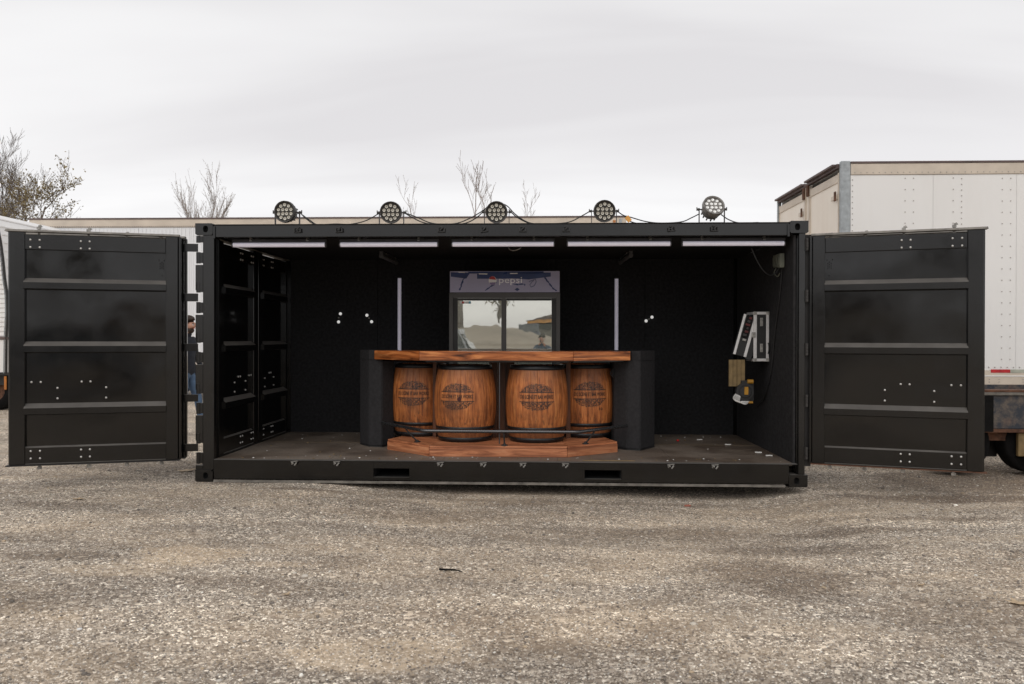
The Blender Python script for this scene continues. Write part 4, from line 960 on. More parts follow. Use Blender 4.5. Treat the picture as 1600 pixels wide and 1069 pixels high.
b = MB(); b.box(-.022, .022, -.004, .004, -.03, .03); o = b.build('cable_tag', MT['orange'], None, (4.325, .075, 2.627), (0, -.65, 0)); tag(o, 'orange tag taped round the cable on the roof edge', 'tag')

# ------------------------------------------------------------------ gear on the right wall
wx = 5.93
fc = empty('flight_case', (5.84, .84, 1.20)); tag(fc, 'black case with aluminium edges and twin latches on the right wall', 'flight case')
hw, dp, hh = .082, .30, .535
part('body', 'cable', fc, (-hw+.006, hw-.006, .006, dp, .006, hh-.006))
al = [(-hw, -hw+.034, 0, .02, 0, hh), (hw-.03, hw, 0, .02, 0, hh), (-hw+.035, hw-.031, 0, .018, 0, .03), (-hw+.035, hw-.031, 0, .018, hh-.03, hh), (-hw-.001, -hw+.004, .021, dp, 0, .03), (-hw-.001, -hw+.004, .021, dp, hh-.03, hh)]
for x in al: part('edge_strip', 'alu', fc, x, c=.002)
for z in (.08, .36):
    part('latch_plate', 'cable', fc, (-.03, .034, -.004, 0.004, z, z+.13))
    b = MB(); b.box(-.016, .014, -.012, -.005, z+.02, z+.11, c=.002); b.cyl((0, -.018, z+.05), (0, -.012, z+.05), .012, n=10); b.cyl((0, -.018, z+.08), (0, -.012, z+.08), .010, n=10); b.build('latch', MT['steel'], fc)
b = MB(); b.box(-hw-.02, -hw+.018, -.01, -.001, .255, .315, c=.003); b.cyl((-hw, -.02, .285), (-hw, -.01, .285), .014, n=10); b.build('clasp', MT['steel'], fc)
for xx in (-hw, hw-.028):
    for zz in (0, hh-.03): part('corner_ball', 'steel', fc, (xx-.003, xx+.031, -.004, .0, zz-.003, zz+.033), c=.002)
b = MB(); b.tube(cat_rom([(hw-.01, -.003, .08), (hw-.006, -.014, .12), (hw-.006, -.014, .17), (hw-.01, -.003, .2)], 4), .006, 6); b.build('handle', MT['cable'], fc)
lid = empty('open_case', (5.655, .86, 1.25)); tag(lid, 'slanted open case with two aluminium strips beside the upright case', 'flight case')
sl = math.radians(15)
Ms = Matrix.Rotation(sl, 4, 'Y')
def sbox(name, m, *bx, **k):
    b = MB()
    for q_ in bx: b.box(*q_, M=Ms, c=.002)
    return b.build(name, MT[m], lid)
sbox('edge_strip', 'alu', (-.115, -.088, 0, .012, .0, .45)); sbox('edge_strip', 'alu', (.0, .03, 0, .012, -.0, .47))
sbox('inner_panel', 'cable', (-.087, -.001, .01, .2, .0, .44)); sbox('shell', 'cable', (.031, .09, .012, .25, -.02, .43))
sbox('red_panel', simple and 'rr' if False else 'hole', (-.075, -.012, -.002, .009, .2, .45))
for k in range(6): 
    b = MB(); b.box(-.07+.01*(k % 3), -.03+.008*(k % 2), -.008, -.003, .22+k*.038, .243+k*.038, M=Ms); b.build('module', simple('dark_red_module', (.11, .02, .02) if k % 2 else (.05, .045, .045), .45), lid)
sbox('catch', 'steel', (-.06, -.02, -.008, .0, .165, .19))
bb = empty('tan_board', (5.60, .9, .925)); tag(bb, 'tan grooved board hanging beneath the open case', 'board')
for k in range(4): part('slat', 'tan', bb, (-.09+k*.044, -.05+k*.044, (k % 2)*.006, .03, 0, .29))
part('back_plate', 'black', bb, (-.085, .08, .031, .05, .02, .27))
cr = empty('cord_reel', (5.665, .86, .87)); tag(cr, 'round black tool with yellow panel and knobs hanging below the tan board', 'power tool')
b = MB(); b.cyl((0, -.03, 0), (0, .08, 0), .095, .085, n=24); b.cyl((0, -.045, 0), (0, -.03, 0), .06, .07, n=20); b.build('body', MT['cable'], cr)
part('yellow_panel', 'yellow', cr, (-.012, .03, -.056, -.046, -.03, .055), c=.003)
b = MB(); b.cyl((.03, -.01, .11), (.09, -.01, .11), .024, n=12); b.build('knob', MT['yellow'], cr)
b = MB(); b.cyl((.03, -.02, -.115), (.085, -.02, -.115), .013, n=10); b.build('foot', MT['yellow'], cr)
b = MB(); b.box(-.03, .06, .0, .06, -.12, .12); b.box(.06, .1, .0, .05, -.1, .1); b.build('bracket', MT['cable'], cr)
b = MB()
for k in range(7):
    a = k*.5; b.tube(cat_rom([(-.10+.008*k, -.03, -.02-.004*k), (-.13+.012*k, -.045, -.07-.006*k), (-.08+.014*k, -.04, -.11-.004*k), (-.03+.012*k, -.03, -.10)], 4), .0035, 5)
b.build('coiled_cord', MT['white_plastic'], cr)
pcable([(5.922, .35, 2.3), (5.92, .45, 1.9), (5.92, .62, 1.5), (5.92, .75, 1.1), (5.92, 1.0, .8), (5.92, 1.35, .66)], 'thin black cable hanging down the right wall', .006, 'cable', None)
jb = empty('junction_box', (5.925, .30, 2.235)); tag(jb, 'pale socket boxes and wiring high on the right wall', 'junction box')
jm = simple('pale_green_plastic', (.13, .135, .105), .5)
for k in range(3):
    part('box', jm, jb, (-.05, -.004, .0+k*.085, .07+k*.085, -.07+.01*k, .075), c=.004)
    part('cover', jm, jb, (-.058, -.051, .014+k*.085, .056+k*.085, -.04, .05))
b = MB(); b.tube(cat_rom([(-.03, .1, -.07), (-.06, .12, -.12), (-.12, .1, -.14), (-.2, .05, -.1), (-.28, .0, .0), (-.34, -.02, .12)], 5), .006, 6); b.build('lead', MT['cable'], jb)
b = MB(); b.tube(cat_rom([(-.03, .2, -.06), (-.05, .2, -.11), (-.03, .15, -.15), (-.02, .1, -.12)], 5), .006, 6); b.build('lead', jm, jb)
pcable([(3.18, .55, 2.455), (3.12, .5, 2.40), (3.17, .45, 2.36), (3.25, .45, 2.39), (3.22, .5, 2.455)], 'small loop of cable hanging from the ceiling', .006, 'steel', None)

# scattered bits on the container floor
b = MB(); rr = random.Random(11)
for k in range(170):
    x = rr.uniform(.3, 5.85); y = rr.choice([rr.uniform(.08, .3), rr.uniform(.1, 2.2), rr.uniform(1.2, 2.3)]); sz = rr.uniform(.003, .009)
    b.sphere((x, y, FZ+.004), sz, 5, mi=0 if rr.random() < .6 else 1, sc=(1.4, 1, .5))
o = b.build('floor_debris', [MT['tan'], MT['white_plastic']]); tag(o, 'crumbs of gravel and wood on the container floor', kind='stuff')
for x, y, a, w__ in ((5.60, 1.33, .1, 'second deepest inside'), (5.78, .72, -.2, 'second nearest the sill'), (5.83, .5, .0, 'nearest the sill'), (5.36, 1.75, .2, 'deepest inside')):
    b = MB(); b.box(-.035, .035, -.008, .008, 0, .012, c=.002); o = b.build('wood_offcut', MT['white_plastic'], None, (x, y, FZ+.0015), (0, 0, a)); tag(o, 'pale wood offcut on the floor by the right wall, '+w__, 'offcut', 'pale offcuts by the right wall')
b = MB(); b.sphere((0, 0, .014), .016, 8, sc=(1.2, 1, .8)); o = b.build('bottle_cap', MT['red'], None, (5.08, 1.62, FZ)); tag(o, 'small red cap on the container floor', 'bottle cap')
b = MB(); b.box(0, .52, -.006, .006, 0, .006); o = b.build('trim_strip', MT['tan'], None, (3.88, .09, FZ+.001), (0, 0, .01)); tag(o, 'thin pale wooden strip lying at the container sill', 'wood strip')

# ------------------------------------------------------------------ long white trailer behind, left
def wheel(parent, x, y, r, wd, ax=(0, 1, 0)):
    w_ = empty('wheel', (x, y, r), 0, parent)
    b = MB(); prof = [(r*.55, -wd/2), (r*.93, -wd/2), (r, -wd*.36), (r, wd*.36), (r*.93, wd/2), (r*.55, wd/2)]
    b.lathe(prof, 28, M=Matrix.Rotation(PI/2, 4, 'X')); b.build('tyre', MT['tyre'], w_)
    b = MB(); b.lathe([(0.001, -wd*.2), (r*.3, -wd*.22), (r*.5, -wd*.38), (r*.555, -wd*.45), (r*.555, wd*.45), (r*.5, wd*.2), (.001, wd*.15)], 20, M=Matrix.Rotation(PI/2, 4, 'X')); b.build('rim', MT['rust'], w_)
    return w_
TX0, TX1, TY = -8.42, 5.34, 10.0
t = empty('box_trailer', (TX0, TY, 0)); tag(t, 'long white box trailer with a beige roof rail parked behind the container', 'trailer')
def tb(*a): return (a[0]-TX0, a[1]-TX0, a[2]-TY, a[3]-TY, a[4], a[5])
for k in range(11):
    xa = TX0+.12+k*1.23; xb = min(TX1-.1, xa+1.226); part('side_panel', 'siding_far', t, tb(xa, xb, TY, TY+.03, 1.0, 3.98))
b = MB()
for k in range(int((TX1-TX0-.3)/.092)): x = TX0+.15+k*.092; b.box(*tb(x, x+.03, TY-.012, TY-.001, 1.02, 3.96))
o = b.build('side_flute', MT['siding_far'], t); o['kind'] = 'stuff'
part('top_rail', 'rail_beige', t, tb(TX0, TX1, TY-.02, TY+.05, 3.985, 4.165)); part('roof_edge', 'dark_trim', t, tb(TX0-.01, TX1+.01, TY-.035, TY+.06, 4.167, 4.2))
b = MB()
for k in range(270): x = TX0+.05+k*.0505; b.box(*tb(x, x+.02, TY-.026, TY-.021, 3.995, 4.012))
o = b.build('rivet', MT['dark_trim'], t); o['kind'] = 'stuff'
part('corner_post', 'rail_beige', t, tb(TX0, TX0+.115, TY-.01, TY+.05, 1.0, 3.98)); part('corner_post', 'rail_beige', t, tb(TX1-.09, TX1, TY-.01, TY+.05, 1.0, 3.98))
part('roof', 'siding', t, tb(TX0+.02, TX1-.02, TY+.07, TY+2.5, 4.1, 4.16)); part('end_panel', 'siding', t, tb(TX1-.04, TX1-.01, TY+.06, TY+2.5, 1.0, 4.09)); part('end_panel', 'siding', t, tb(TX0+.01, TX0+.04, TY+.06, TY+2.5, 1.0, 4.09))
part('rear_panel', 'siding', t, tb(TX0+.05, TX1-.05, TY+2.5, TY+2.53, 1.0, 4.09)); part('floor', 'dark_trim', t, tb(TX0+.05, TX1-.05, TY+.04, TY+2.49, .95, 1.12))
part('bottom_rail', 'rail_beige', t, tb(TX0, TX1, TY-.02, TY+.03, .9, .995)); part('marker_lamp', 'tailor', t, tb(TX1-.3, TX1-.24, TY-.03, TY-.021, 4.05, 4.1)); part('marker_lamp', 'galv', t, tb(TX1-.16, TX1-.1, TY-.03, TY-.021, 4.03, 4.13))
for x in (1.2, 2.5): wheel(t, x, .35, .5, .3); wheel(t, x, 2.1, .5, .3)
for x in (10.3,): part('landing_leg', 'dark_trim', t, (x, x+.12, .4, .52, .03, .95), (x, x+.12, 1.9, 2.02, .03, .95))

# ------------------------------------------------------------------ caravan at the left
cv = empty('caravan', (-7.05, 7.25, 0)); tag(cv, 'white ribbed fifth-wheel caravan with a curved front, left edge of the yard', 'caravan')
# side outline in x,z (relative): front edge bows outward
front = [(0.02, .74), (.03, 1.43), (.055, 1.9), (.045, 2.3), (.0, 2.6), (-.04, 3.0), (-.09, 3.35), (-.16, 3.62), (-.3, 3.82), (-.55, 3.93)]
back = [(-8.2, 4.02), (-8.2, .74)]
prof = front+back
Dv = 2.45
b = MB(); b.prism(prof, .012, Dv, 'y'); b.build('shell', MT['caravan'], cv)
# ribbed siding on the side
ribs = MB(); z = 1.46; 
def fx(z):
    for (a, za), (c, zb) in zip(front, front[1:]):
        if za <= z <= zb: return a+(c-a)*(z-za)/(zb-za)
    return -.55
k = 0
while z < 3.85:
    z1 = z+.092; xa = min(fx(z), fx(z1))-.05
    bb_ = MB(); bb_.add([(-8.15, .012, z), (xa, .012, z), (xa, -.010, z+.016), (-8.15, -.010, z+.016), (xa, -.004, z1-.012), (-8.15, -.004, z1-.012), (xa, .012, z1-.002), (-8.15, .012, z1-.002)], [(0, 1, 2, 3), (3, 2, 4, 5), (5, 4, 6, 7)])
    bb_.build('siding_strip', MT['caravan'], cv); z = z1
b = MB(); b.tube([(x-.012, -.004, z) for x, z in cat_rom2] if False else [(p[0]-.02, -.006, p[2]) for p in cat_rom([(x, 0, z) for x, z in front], 5)], .022, 6); b.build('edge_trim', MT['fridge_dark'], cv)
b = MB(); b.tube([(p[0]-.065, -.010, p[2]) for p in cat_rom([(x, 0, z) for x, z in front], 5)], .009, 5); b.build('edge_moulding', MT['galv'], cv)
for zz in np.arange(2.5, 3.8, .16): part('front_rib', 'caravan', cv, (fx(zz)-.01, fx(zz)+.01, .05, Dv-.05, zz, zz+.02))
part('skirt_line', 'dark_trim', cv, (-8.2, .045, -.02, .03, 1.40, 1.452)); part('skirt_panel', 'caravan', cv, (-8.1, -.0, -.002, .011, .76, 1.395)); part('skirt_trim', 'fridge_dark', cv, (-8.1, .05, -.012, .012, .70, .755)); part('chassis', 'fridge_dark', cv, (-8, .0, .1, 2.3, .5, .735))
part('vent_plate', 'galv', cv, (-.27, -.2, -.012, -.003, 1.05, 1.22))
wheel(cv, -.33, .25, .40, .26); wheel(cv, -.33, 2.1, .40, .26); wheel(cv, -1.3, .25, .40, .26)
part('reflector', 'tailor', cv, (-.035, .01, -.014, .0, .42, .68)); 
part('mud_flap', 'tyre', cv, (-.05, .06, .02, .04, .3, .7))

# ------------------------------------------------------------------ white trailer at the right
RX0, RY, RH = 7.85, 4.0, 4.04
t = empty('box_trailer', (RX0, RY, 0)); tag(t, 'white riveted box trailer with a galvanised corner post, right of the container', 'trailer')
def rb(*a): return (a[0]-RX0, a[1]-RX0, a[2]-RY, a[3]-RY, a[4], a[5])
RL = 13.5
pw = 1.19; k = 0; x = RX0+.145
while x < RX0+RL:
    x1 = min(RX0+RL, x+pw)
    b = MB(); ny, nz_ = 6, 12; vs = []
    for j in range(nz_+1):
        for i in range(ny+1):
            u = x+(x1-x-.003)*i/ny; z = .99+2.86*j/nz_
            vs.append((u-RX0, -.004*mnoise.noise(Vector((u*.9, z*.9, 3))), z))
    b.add(vs, [(j*(ny+1)+i, j*(ny+1)+i+1, (j+1)*(ny+1)+i+1, (j+1)*(ny+1)+i) for j in range(nz_) for i in range(ny)], 0, True); b.box(*rb(x, x1-.003, RY+.012, RY+.03, .99, 3.85)); b.build('side_panel', MT['siding'], t); x = x1; k += 1
part('corner_post', 'galv', t, rb(RX0, RX0+.142, RY-.012, RY+.06, .8, RH+.02), c=.01)
part('top_rail', 'rail_beige', t, rb(RX0+.144, RX0+RL, RY-.014, RY+.04, 3.853, RH-.022), c=.006); part('roof_edge', 'dark_trim', t, rb(RX0+.144, RX0+RL, RY-.022, RY+.05, RH-.02, RH+.008))
rv = MB().cyl((0, -.006, 0), (0, .0, 0), .007, .009, n=8)
MT['rivet'] = simple('dull_rivet', (.40, .37, .34), .5)
rivet_me = rv.mesh('rivet', MT['rivet']); rnd = random.Random(5); cnt = 0
def rivet(x, z, y=-.0035): 
    global cnt
    o = obj_from('rivet', rivet_me, t, (x, y, z)); cnt += 1
for k in range(34): rivet(.17, 3.78-k*.083)
for xx in (.93, 1.05, 1.62, 1.74, 2.32, 2.44):
    for k in range(17 if xx != 1.74 else 34): rivet(xx, 3.80-k*(.165 if xx != 1.74 else .083)-.01*(xx > 1.7))
b = MB()
for k in range(150): b.cyl((.2+k*.088, -.02, 3.885), (.2+k*.088, -.014, 3.885), .006, .009, n=6)
for k in range(150): b.cyl((.2+k*.088, -.02, 1.035), (.2+k*.088, -.004, 1.035), .005, .008, n=6)
o = b.build('rail_rivets', MT['rivet'], t); o['kind'] = 'stuff'
part('bottom_rail', 'rail_beige', t, rb(RX0+.144, RX0+RL, RY-.016, RY+.04, .78, .988), c=.004); part('bottom_moulding', 'siding', t, rb(RX0+.144, RX0+RL, RY-.022, RY-.0165, .90, .915))
for k in range(8):
    xx = 2.16+k*.62
    part('reflective_tape', 'refl_red', t, (xx, xx+.275, -.0205, -.0165, .955, 1.003)); part('reflective_tape', 'refl_white', t, (xx+.276, xx+.61, -.0205, -.0165, .955, 1.003))
for xx in (2.14, 2.28, 2.62, 2.74, 3.1): 
    for zz in (.82, .86): rivet(xx, zz, -.0165)
# rear doors facing left
def leaf(y0, y1):
    d = empty('rear_door', (0, y0, .9), 0, t)
    part('door_panel', 'siding_warm', d, (.0, .03, .02, y1-y0-.02, .0, 2.98)); part('door_edge', 'rail_beige', d, (-.012, .02, 0, .019, 0, 3.0), (-.012, .02, y1-y0-.019, y1-y0, 0, 3.0))
    part('door_header', 'rail_beige', d, (-.014, -.0005, .02, y1-y0-.02, 2.86, 2.98))
    for z in (.5, 1.6, 2.62):
        part('hinge', 'rail_beige', d, (-.03, -.013, .03, .24, z, z+.06)); part('hinge_pin', 'rust', d, (-.045, -.031, .03, .09, z-.03, z+.11))
    return d
leaf(.062, 1.30); leaf(1.58, 2.98)
part('centre_post', 'rail_beige', t, (-.02, .03, 1.305, 1.38, .9, 3.95), (-.02, .03, 1.50, 1.575, .9, 3.95)); part('post_cap', 'rust', t, (-.05, -.021, 1.30, 1.38, 3.78, 3.96)); part('post_cap', 'rust', t, (-.05, -.021, 1.50, 1.575, 3.76, 3.95)); part('centre_web', 'siding_warm', t, (.0, .03, 1.381, 1.499, .9, 3.9))
part('rear_header', 'dark_trim', t, (-.035, .03, .062, 1.38, 3.965, 4.03), (-.035, .03, 1.50, 3.0, 3.955, 4.02)); part('header_cap', 'dark_trim', t, (-.09, -.036, .1, 1.36, 4.0, 4.03), (-.09, -.036, 1.52, 3.0, 3.99, 4.02))
part('roof', 'siding', t, (.05, RL, .06, 2.98, 3.97, 4.0)); part('far_wall', 'siding', t, (.05, RL, 2.99, 3.02, .9, 3.99)); part('front_wall', 'siding', t, (RL-.03, RL, .06, 2.98, .9, 3.95)); part('trailer_floor', 'dark_trim', t, (.03, RL, .05, 2.98, .85, .985)); part('sill', 'rail_beige', t, (-.04, .028, .062, 3.0, .80, .89))
part('far_corner_post', 'galv', t, (-.03, .03, 2.985, 3.05, .8, 4.02))
for x in (9.5, 10.8): wheel(t, x, .3, .5, .3); wheel(t, x, 2.6, .5, .3)
for x in (.6,): part('bumper_leg', 'dark_trim', t, (x, x+.1, .3, .4, .3, .85), (x, x+.1, 2.5, 2.6, .3, .85))

# ------------------------------------------------------------------ rusty flatbed trailer at the right edge
f = empty('flatbed_trailer', (8.2, .9, -.02)); tag(f, 'rusty blue-black steel flatbed trailer with tandem tyres at the right edge', 'flatbed trailer')
part('side_beam', 'flatsteel', f, (.115, 4.2, .0, .03, .50, .86), c=.004); part('beam_flange', 'rust', f, (.02, 4.2, -.025, .1, .462, .497), c=.003); part('deck_edge', 'lip', f, (-.0, 4.2, -.03, .14, .862, .892), c=.003); part('deck_edge', 'rust', f, (-.02, 4.2, -.015, .16, .894, .918), c=.003)
part('end_post', 'tyre', f, (.01, .112, -.03, .04, .47, .861), c=.004); part('end_beam', 'rust', f, (-.02, .008, .0, 2.0, .5, .86))
part('chassis', 'fridge_dark', f, (.0, 4.2, .62, .72, .14, .455), (.22, .36, .35, .6, .15, .34))
part('cross_frame', 'rust', f, (.0, 4.2, .105, .18, .36, .46), (.0, .1, .19, 2.0, .3, .46), (1.6, 1.7, .19, 2.0, .3, .46))
part('spring_hanger', 'tan', f, (.40, .56, .02, .07, .20, .455), c=.008); part('spring_hanger', 'tan', f, (.47, .60, -.01, .015, .14, .26), c=.008)
part('axle', 'tyre', f, (-.27, -.19, .1, 1.9, .32, .40), (.66, .74, .1, 1.9, .32, .40))
part('fender', 'galv', f, (.16, .34, .3, .5, .36, .44), c=.02); part('leaf_spring', 'tyre', f, (-.1, 1.0, .14, .2, .42, .45), (.0, .9, .14, .2, .38, .41))
for x in (-.18, .63): wheel(f, x, .2, .335, .22); wheel(f, x, 1.9, .335, .22)
part('far_beam', 'flatsteel', f, (.02, 4.2, 2.0, 2.05, .5, .86))

# ------------------------------------------------------------------ trees
def tree(name, loc, h, label, seed, trunk_r, spread=.5, depth=5, nb=3, lean=(0, 0), first=.25, up=.55, m='bark', leaves=0, leaf_size=.05, group=None, thin=1.0, clen=1.0):
    rnd = random.Random(seed); r = empty(name, loc); tag(r, label, 'tree', group)
    tb_ = MB(); cb = MB(); lv = MB()
    def leafs(p, n):
        for _ in range(n):
            q = p+Vector((rnd.gauss(0, 1), rnd.gauss(0, 1), rnd.gauss(0, 1)))*leaf_size*2.2
            a = Vector((rnd.gauss(0, 1), rnd.gauss(0, 1), rnd.gauss(0, 1))).normalized()*leaf_size; c = a.orthogonal().normalized()*leaf_size*.6
            lv.add([q-a, q+c, q+a, q-c], [(0, 1, 2, 3)])
    def branch(p, d, L, rad, lvl):
        n = 5 if lvl < 2 else 4; pts = [p]; rs = [rad]; cur = p.copy(); dd = d.copy()
        for i in range(n):
            dd = (dd+Vector((rnd.gauss(0, .10), rnd.gauss(0, .10), rnd.gauss(0, .06)+.05*up))).normalized()
            cur = cur+dd*L/n; pts.append(cur.copy()); rs.append(max(.004*thin, rad*(1-.72*(i+1)/n)))
        (tb_ if lvl == 0 else cb).tube(pts, rs, 6 if lvl < 2 else 3, caps=False)
        if leaves and lvl >= depth-2:
            for q in pts[1:]:
                if rnd.random() < .8: leafs(q, leaves)
        if lvl >= depth: return
        k = nb+2*(lvl == 0)+rnd.randint(0, 2)
        for i in range(k):
            t = first+(1-first)*((i+rnd.random()*.8)/k) if lvl == 0 else .2+.8*((i+rnd.random())/k)
            t = min(t, .98); j = t*n; a = int(j); q = pts[a].lerp(pts[min(a+1, n)], j-a); base = (pts[min(a+1, n)]-pts[a]).normalized()
            az = rnd.random()*2*PI; side = Vector((math.cos(az), math.sin(az), 0)); ang = spread*(.6+.7*rnd.random())
            nd = (base*math.cos(ang)+side*math.sin(ang)+Vector((0, 0, up*.3))).normalized()
            branch(q, nd, L*(clen if lvl == 0 else 1)*(.45+.25*rnd.random())*(1-.35*t if lvl == 0 else 1), rs[a]*.6, lvl+1)
    branch(Vector((0, 0, 0)), Vector((lean[0], lean[1], 1)).normalized(), h, trunk_r, 0)
    tb_.build('trunk', MT[m], r); cb.build('crown', MT[m], r)
    if leaves: o = lv.build('foliage', MT['leaf'], r); o['kind'] = 'stuff'
    return r
tree('bare_tree', (-18.2, 20, 0), 7.6, 'tall bare tree rising at the left edge of the frame', 5, .13, .6, 4, 6, (.10, 0), .3, .7, thin=1.3, clen=.8)
tree('bare_tree', (-17.0, 20.6, 0), 6.4, 'slender bare tree just right of the tall one at the left edge', 14, .08, .6, 4, 5, (.07, 0), .35, .8, thin=1.2, clen=.7)
tree('leafy_tree', (-14.2, 16, 0), 5.7, 'tree with sparse olive leaves behind the caravan roof, left part', 8, .07, .6, 3, 6, (0, 0), .55, .6, leaves=1, leaf_size=.038, thin=1.3, clen=.45)
tree('leafy_tree', (-12.7, 15.2, 0), 5.6, 'brownish leafy tree whose trunk shows above the trailer roof', 31, .07, .7, 3, 6, (0, 0), .55, .5, leaves=1, leaf_size=.038, thin=1.3, clen=.45)
tree('bare_tree', (-8.35, 20, 0), 5.35, 'round bare tree with fine upright twigs, left of the container corner', 27, .06, .34, 3, 6, (0, 0), .62, .9, m='bark_pale', leaves=1, leaf_size=.016, thin=1.1, clen=.72)
tree('bare_tree', (.85, 20, 0), 7.4, 'tallest thin bare sapling above the container roof', 9, .045, .42, 3, 2, (-.01, 0), .62, .8, m='bark_pale', thin=1.5, clen=.42)
tree('bare_tree', (1.75, 21, 0), 6.9, 'leaning bare sapling left of the middle roof lamp', 15, .035, .4, 3, 2, (.01, 0), .7, .9, m='bark_pale', thin=1.4, clen=.32)
tree('bare_tree', (-.35, 22, 0), 6.9, 'low bare sapling right of the second roof lamp', 17, .035, .4, 3, 2, (0, 0), .72, .9, m='bark_pale', thin=1.3, clen=.3)
tree('bare_tree', (3.1, 26, 0), 7.2, 'faint twiggy sapling right of the middle roof lamp', 19, .03, .4, 3, 2, (0, 0), .8, .9, m='bark_pale', thin=1.1, clen=.25)

# ------------------------------------------------------------------ people
def person(loc, rz, label, pose, jk, scale=1.0):
    V = []; Ed = []; Rr = []
    def v(p, r, par=None):
        V.append(p); Rr.append(r if isinstance(r, tuple) else (r, r)); i = len(V)-1
        if par is not None: Ed.append((par, i))
        return i
    pel = v((0, 0, .96), (.135, .115)); ab = v((.0, 0, 1.12), (.13, .105), pel); ch = v((.005, 0, 1.31), (.16, .12), ab); nb = v((.0, 0, 1.45), (.10, .075), ch)
    hx, hz = pose['head']
    nk = v((.02, 0, 1.515), .058, nb); jaw = v((.04+hx*.5, 0, 1.575+hz*.5), .070, nk); hd = v((.045+hx, 0, 1.645+hz), (.078, .092), jaw); cr_ = v((.035+hx, 0, 1.715+hz), (.062, .075), hd)
    v((.115+hx, 0, 1.575+hz), .028, jaw); v((.142+hx, 0, 1.635+hz), .013, hd)
    for sy in (-1, 1):
        sh = v((.0, sy*.175, 1.41), .068, ch); P = pose['arm'][sy]
        el = v(P[0], .046, sh); wr = v(P[1], .031, el); hd_ = v(P[2], (.036, .024), wr)
        d = (Vector(P[2])-Vector(P[1])).normalized(); s1 = d.orthogonal().normalized() if abs(d.z) < .5 else Vector((1, 0, 0))
        for k in range(4):
            b0 = Vector(P[2])+d*.03+s1*(-.027+.018*k); L = (.03, .036, .034, .026)[k]
            a = v(tuple(b0), .0095, hd_); c = v(tuple(b0+d*L+Vector((.004, 0, 0))), .0085, a); v(tuple(b0+d*L*1.9+Vector((.0, -sy*.012, 0))), .0075, c)
        a = v(tuple(Vector(P[1])+d*.035+s1*.032), .011, hd_); v(tuple(Vector(P[1])+d*.08+s1*.048), .009, a)
        hp_ = v((0, sy*.085, .90), .10, pel); Q = pose['leg'][sy]
        kn = v(Q[0], .064, hp_); an = v(Q[1], .045, kn); hl = v(Q[2], .046, an); v(Q[3], (.036, .045), hl)
    me = bpy.data.meshes.new('person'); me.from_pydata(V, Ed, []); ob = bpy.data.objects.new('person', me); COL.objects.link(ob)
    sk = ob.modifiers.new('s', 'SKIN'); sd = me.skin_vertices[0].data if me.skin_vertices else None
    if sd is None:
        bm = bmesh.new(); bm.from_mesh(me); bm.verts.layers.skin.verify(); bm.to_mesh(me); bm.free(); sd = me.skin_vertices[0].data
    for i, r in enumerate(Rr): sd[i].radius = r; sd[i].use_root = (i == 0)
    sb = ob.modifiers.new('u', 'SUBSURF'); sb.levels = 2; sb.render_levels = 2
    dg = bpy.context.evaluated_depsgraph_get(); dg.update(); m2 = bpy.data.meshes.new_from_object(ob.evaluated_get(dg)); bpy.data.objects.remove(ob); bpy.data.meshes.remove(me)
    m2.name = 'person'
    for k in (jk, 'jeans', 'skin', 'hair', 'shoe'): m2.materials.append(MT[k])
    wr_ = [Vector(pose['arm'][sy][1]) for sy in (-1, 1)]; hn = [Vector(pose['arm'][sy][2]) for sy in (-1, 1)]
    for p in m2.polygons:
        c = p.center; p.use_smooth = True; k = 0
        if c.z < .90: k = 1
        if c.z < .085: k = 4
        if c.z > 1.505: k = 2
        if c.z > 1.505 and c.z < 1.60+hz and c.x > .055+hx*.6: k = 3
        for a, b_ in zip(wr_, hn):
            d = (b_-a).normalized(); t = (c-a).dot(d)
            if t > -.01 and t < .2 and (c-a-d*t).length < .075: k = 2
        if k == 1 and any((c-a).length < .1 for a in wr_): k = 0
        p.material_index = k
    o = obj_from('person', m2, None, loc, (0, 0, rz)); o.scale = (scale,)*3; tag(o, label, 'person')
    b = MB()
    rnd = random.Random(3)
    for i in range(9):
        for j in range(18):
            t = .08+i*.16; a = 2*PI*j/18
            if math.cos(a) > .25 and t > .95: continue
            r_ = .098+rnd.uniform(-.004, .008); c = (.028+hx+r_*math.sin(t)*math.cos(a)*1.02, r_*math.sin(t)*math.sin(a)*.86, 1.675+hz+r_*math.cos(t)*1.02)
            b.sphere(c, .022, 5)
    b.build('hair', MT['hair'], o)
    for sy in (-1, 1):
        b = MB(); b.sphere((.122+hx, sy*.032, 1.652+hz), .011, 8); b.build('eye', MT['white_plastic'], o)
        b = MB(); b.sphere((.129+hx, sy*.033, 1.652+hz), .0055, 6); b.build('pupil', MT['hole'], o)
        b = MB(); b.box(.112+hx, .134+hx, sy*.032-.016, sy*.032+.016, 1.670+hz, 1.677+hz); b.build('eyebrow', MT['hair'], o)
        b = MB(); b.sphere((.03+hx, sy*.088, 1.64+hz), .026, 8, sc=(.7, .35, 1.1)); b.build('ear', MT['skin'], o)
    b = MB(); b.box(.118+hx, .134+hx, -.022, .022, 1.595+hz, 1.601+hz, c=.002); b.build('mouth', MT['red'], o)
    b = MB(); b.lathe([(.072, 0), (.078, .01), (.074, .035), (.066, .045)], 16, M=Matrix.Translation((.012, 0, 1.475))); b.build('collar', MT[jk], o)
    return o
walk = {'head': (.02, -.015), 'arm': {-1: ((-.06, -.235, 1.13), (.03, -.25, .895), (.06, -.25, .81)), 1: ((.03, .23, 1.13), (.16, .24, .93), (.21, .24, .86))},
        'leg': {-1: ((.03, -.10, .50), (-.07, -.10, .13), (-.09, -.10, .06), (.08, -.10, .035)), 1: ((.14, .10, .52), (.20, .10, .14), (.19, .10, .06), (.35, .11, .045))}}
person((-1.93, 3.95, 0), -.15, 'bearded man in a dark jacket and blue jeans walking behind the left door', walk, 'jacket')
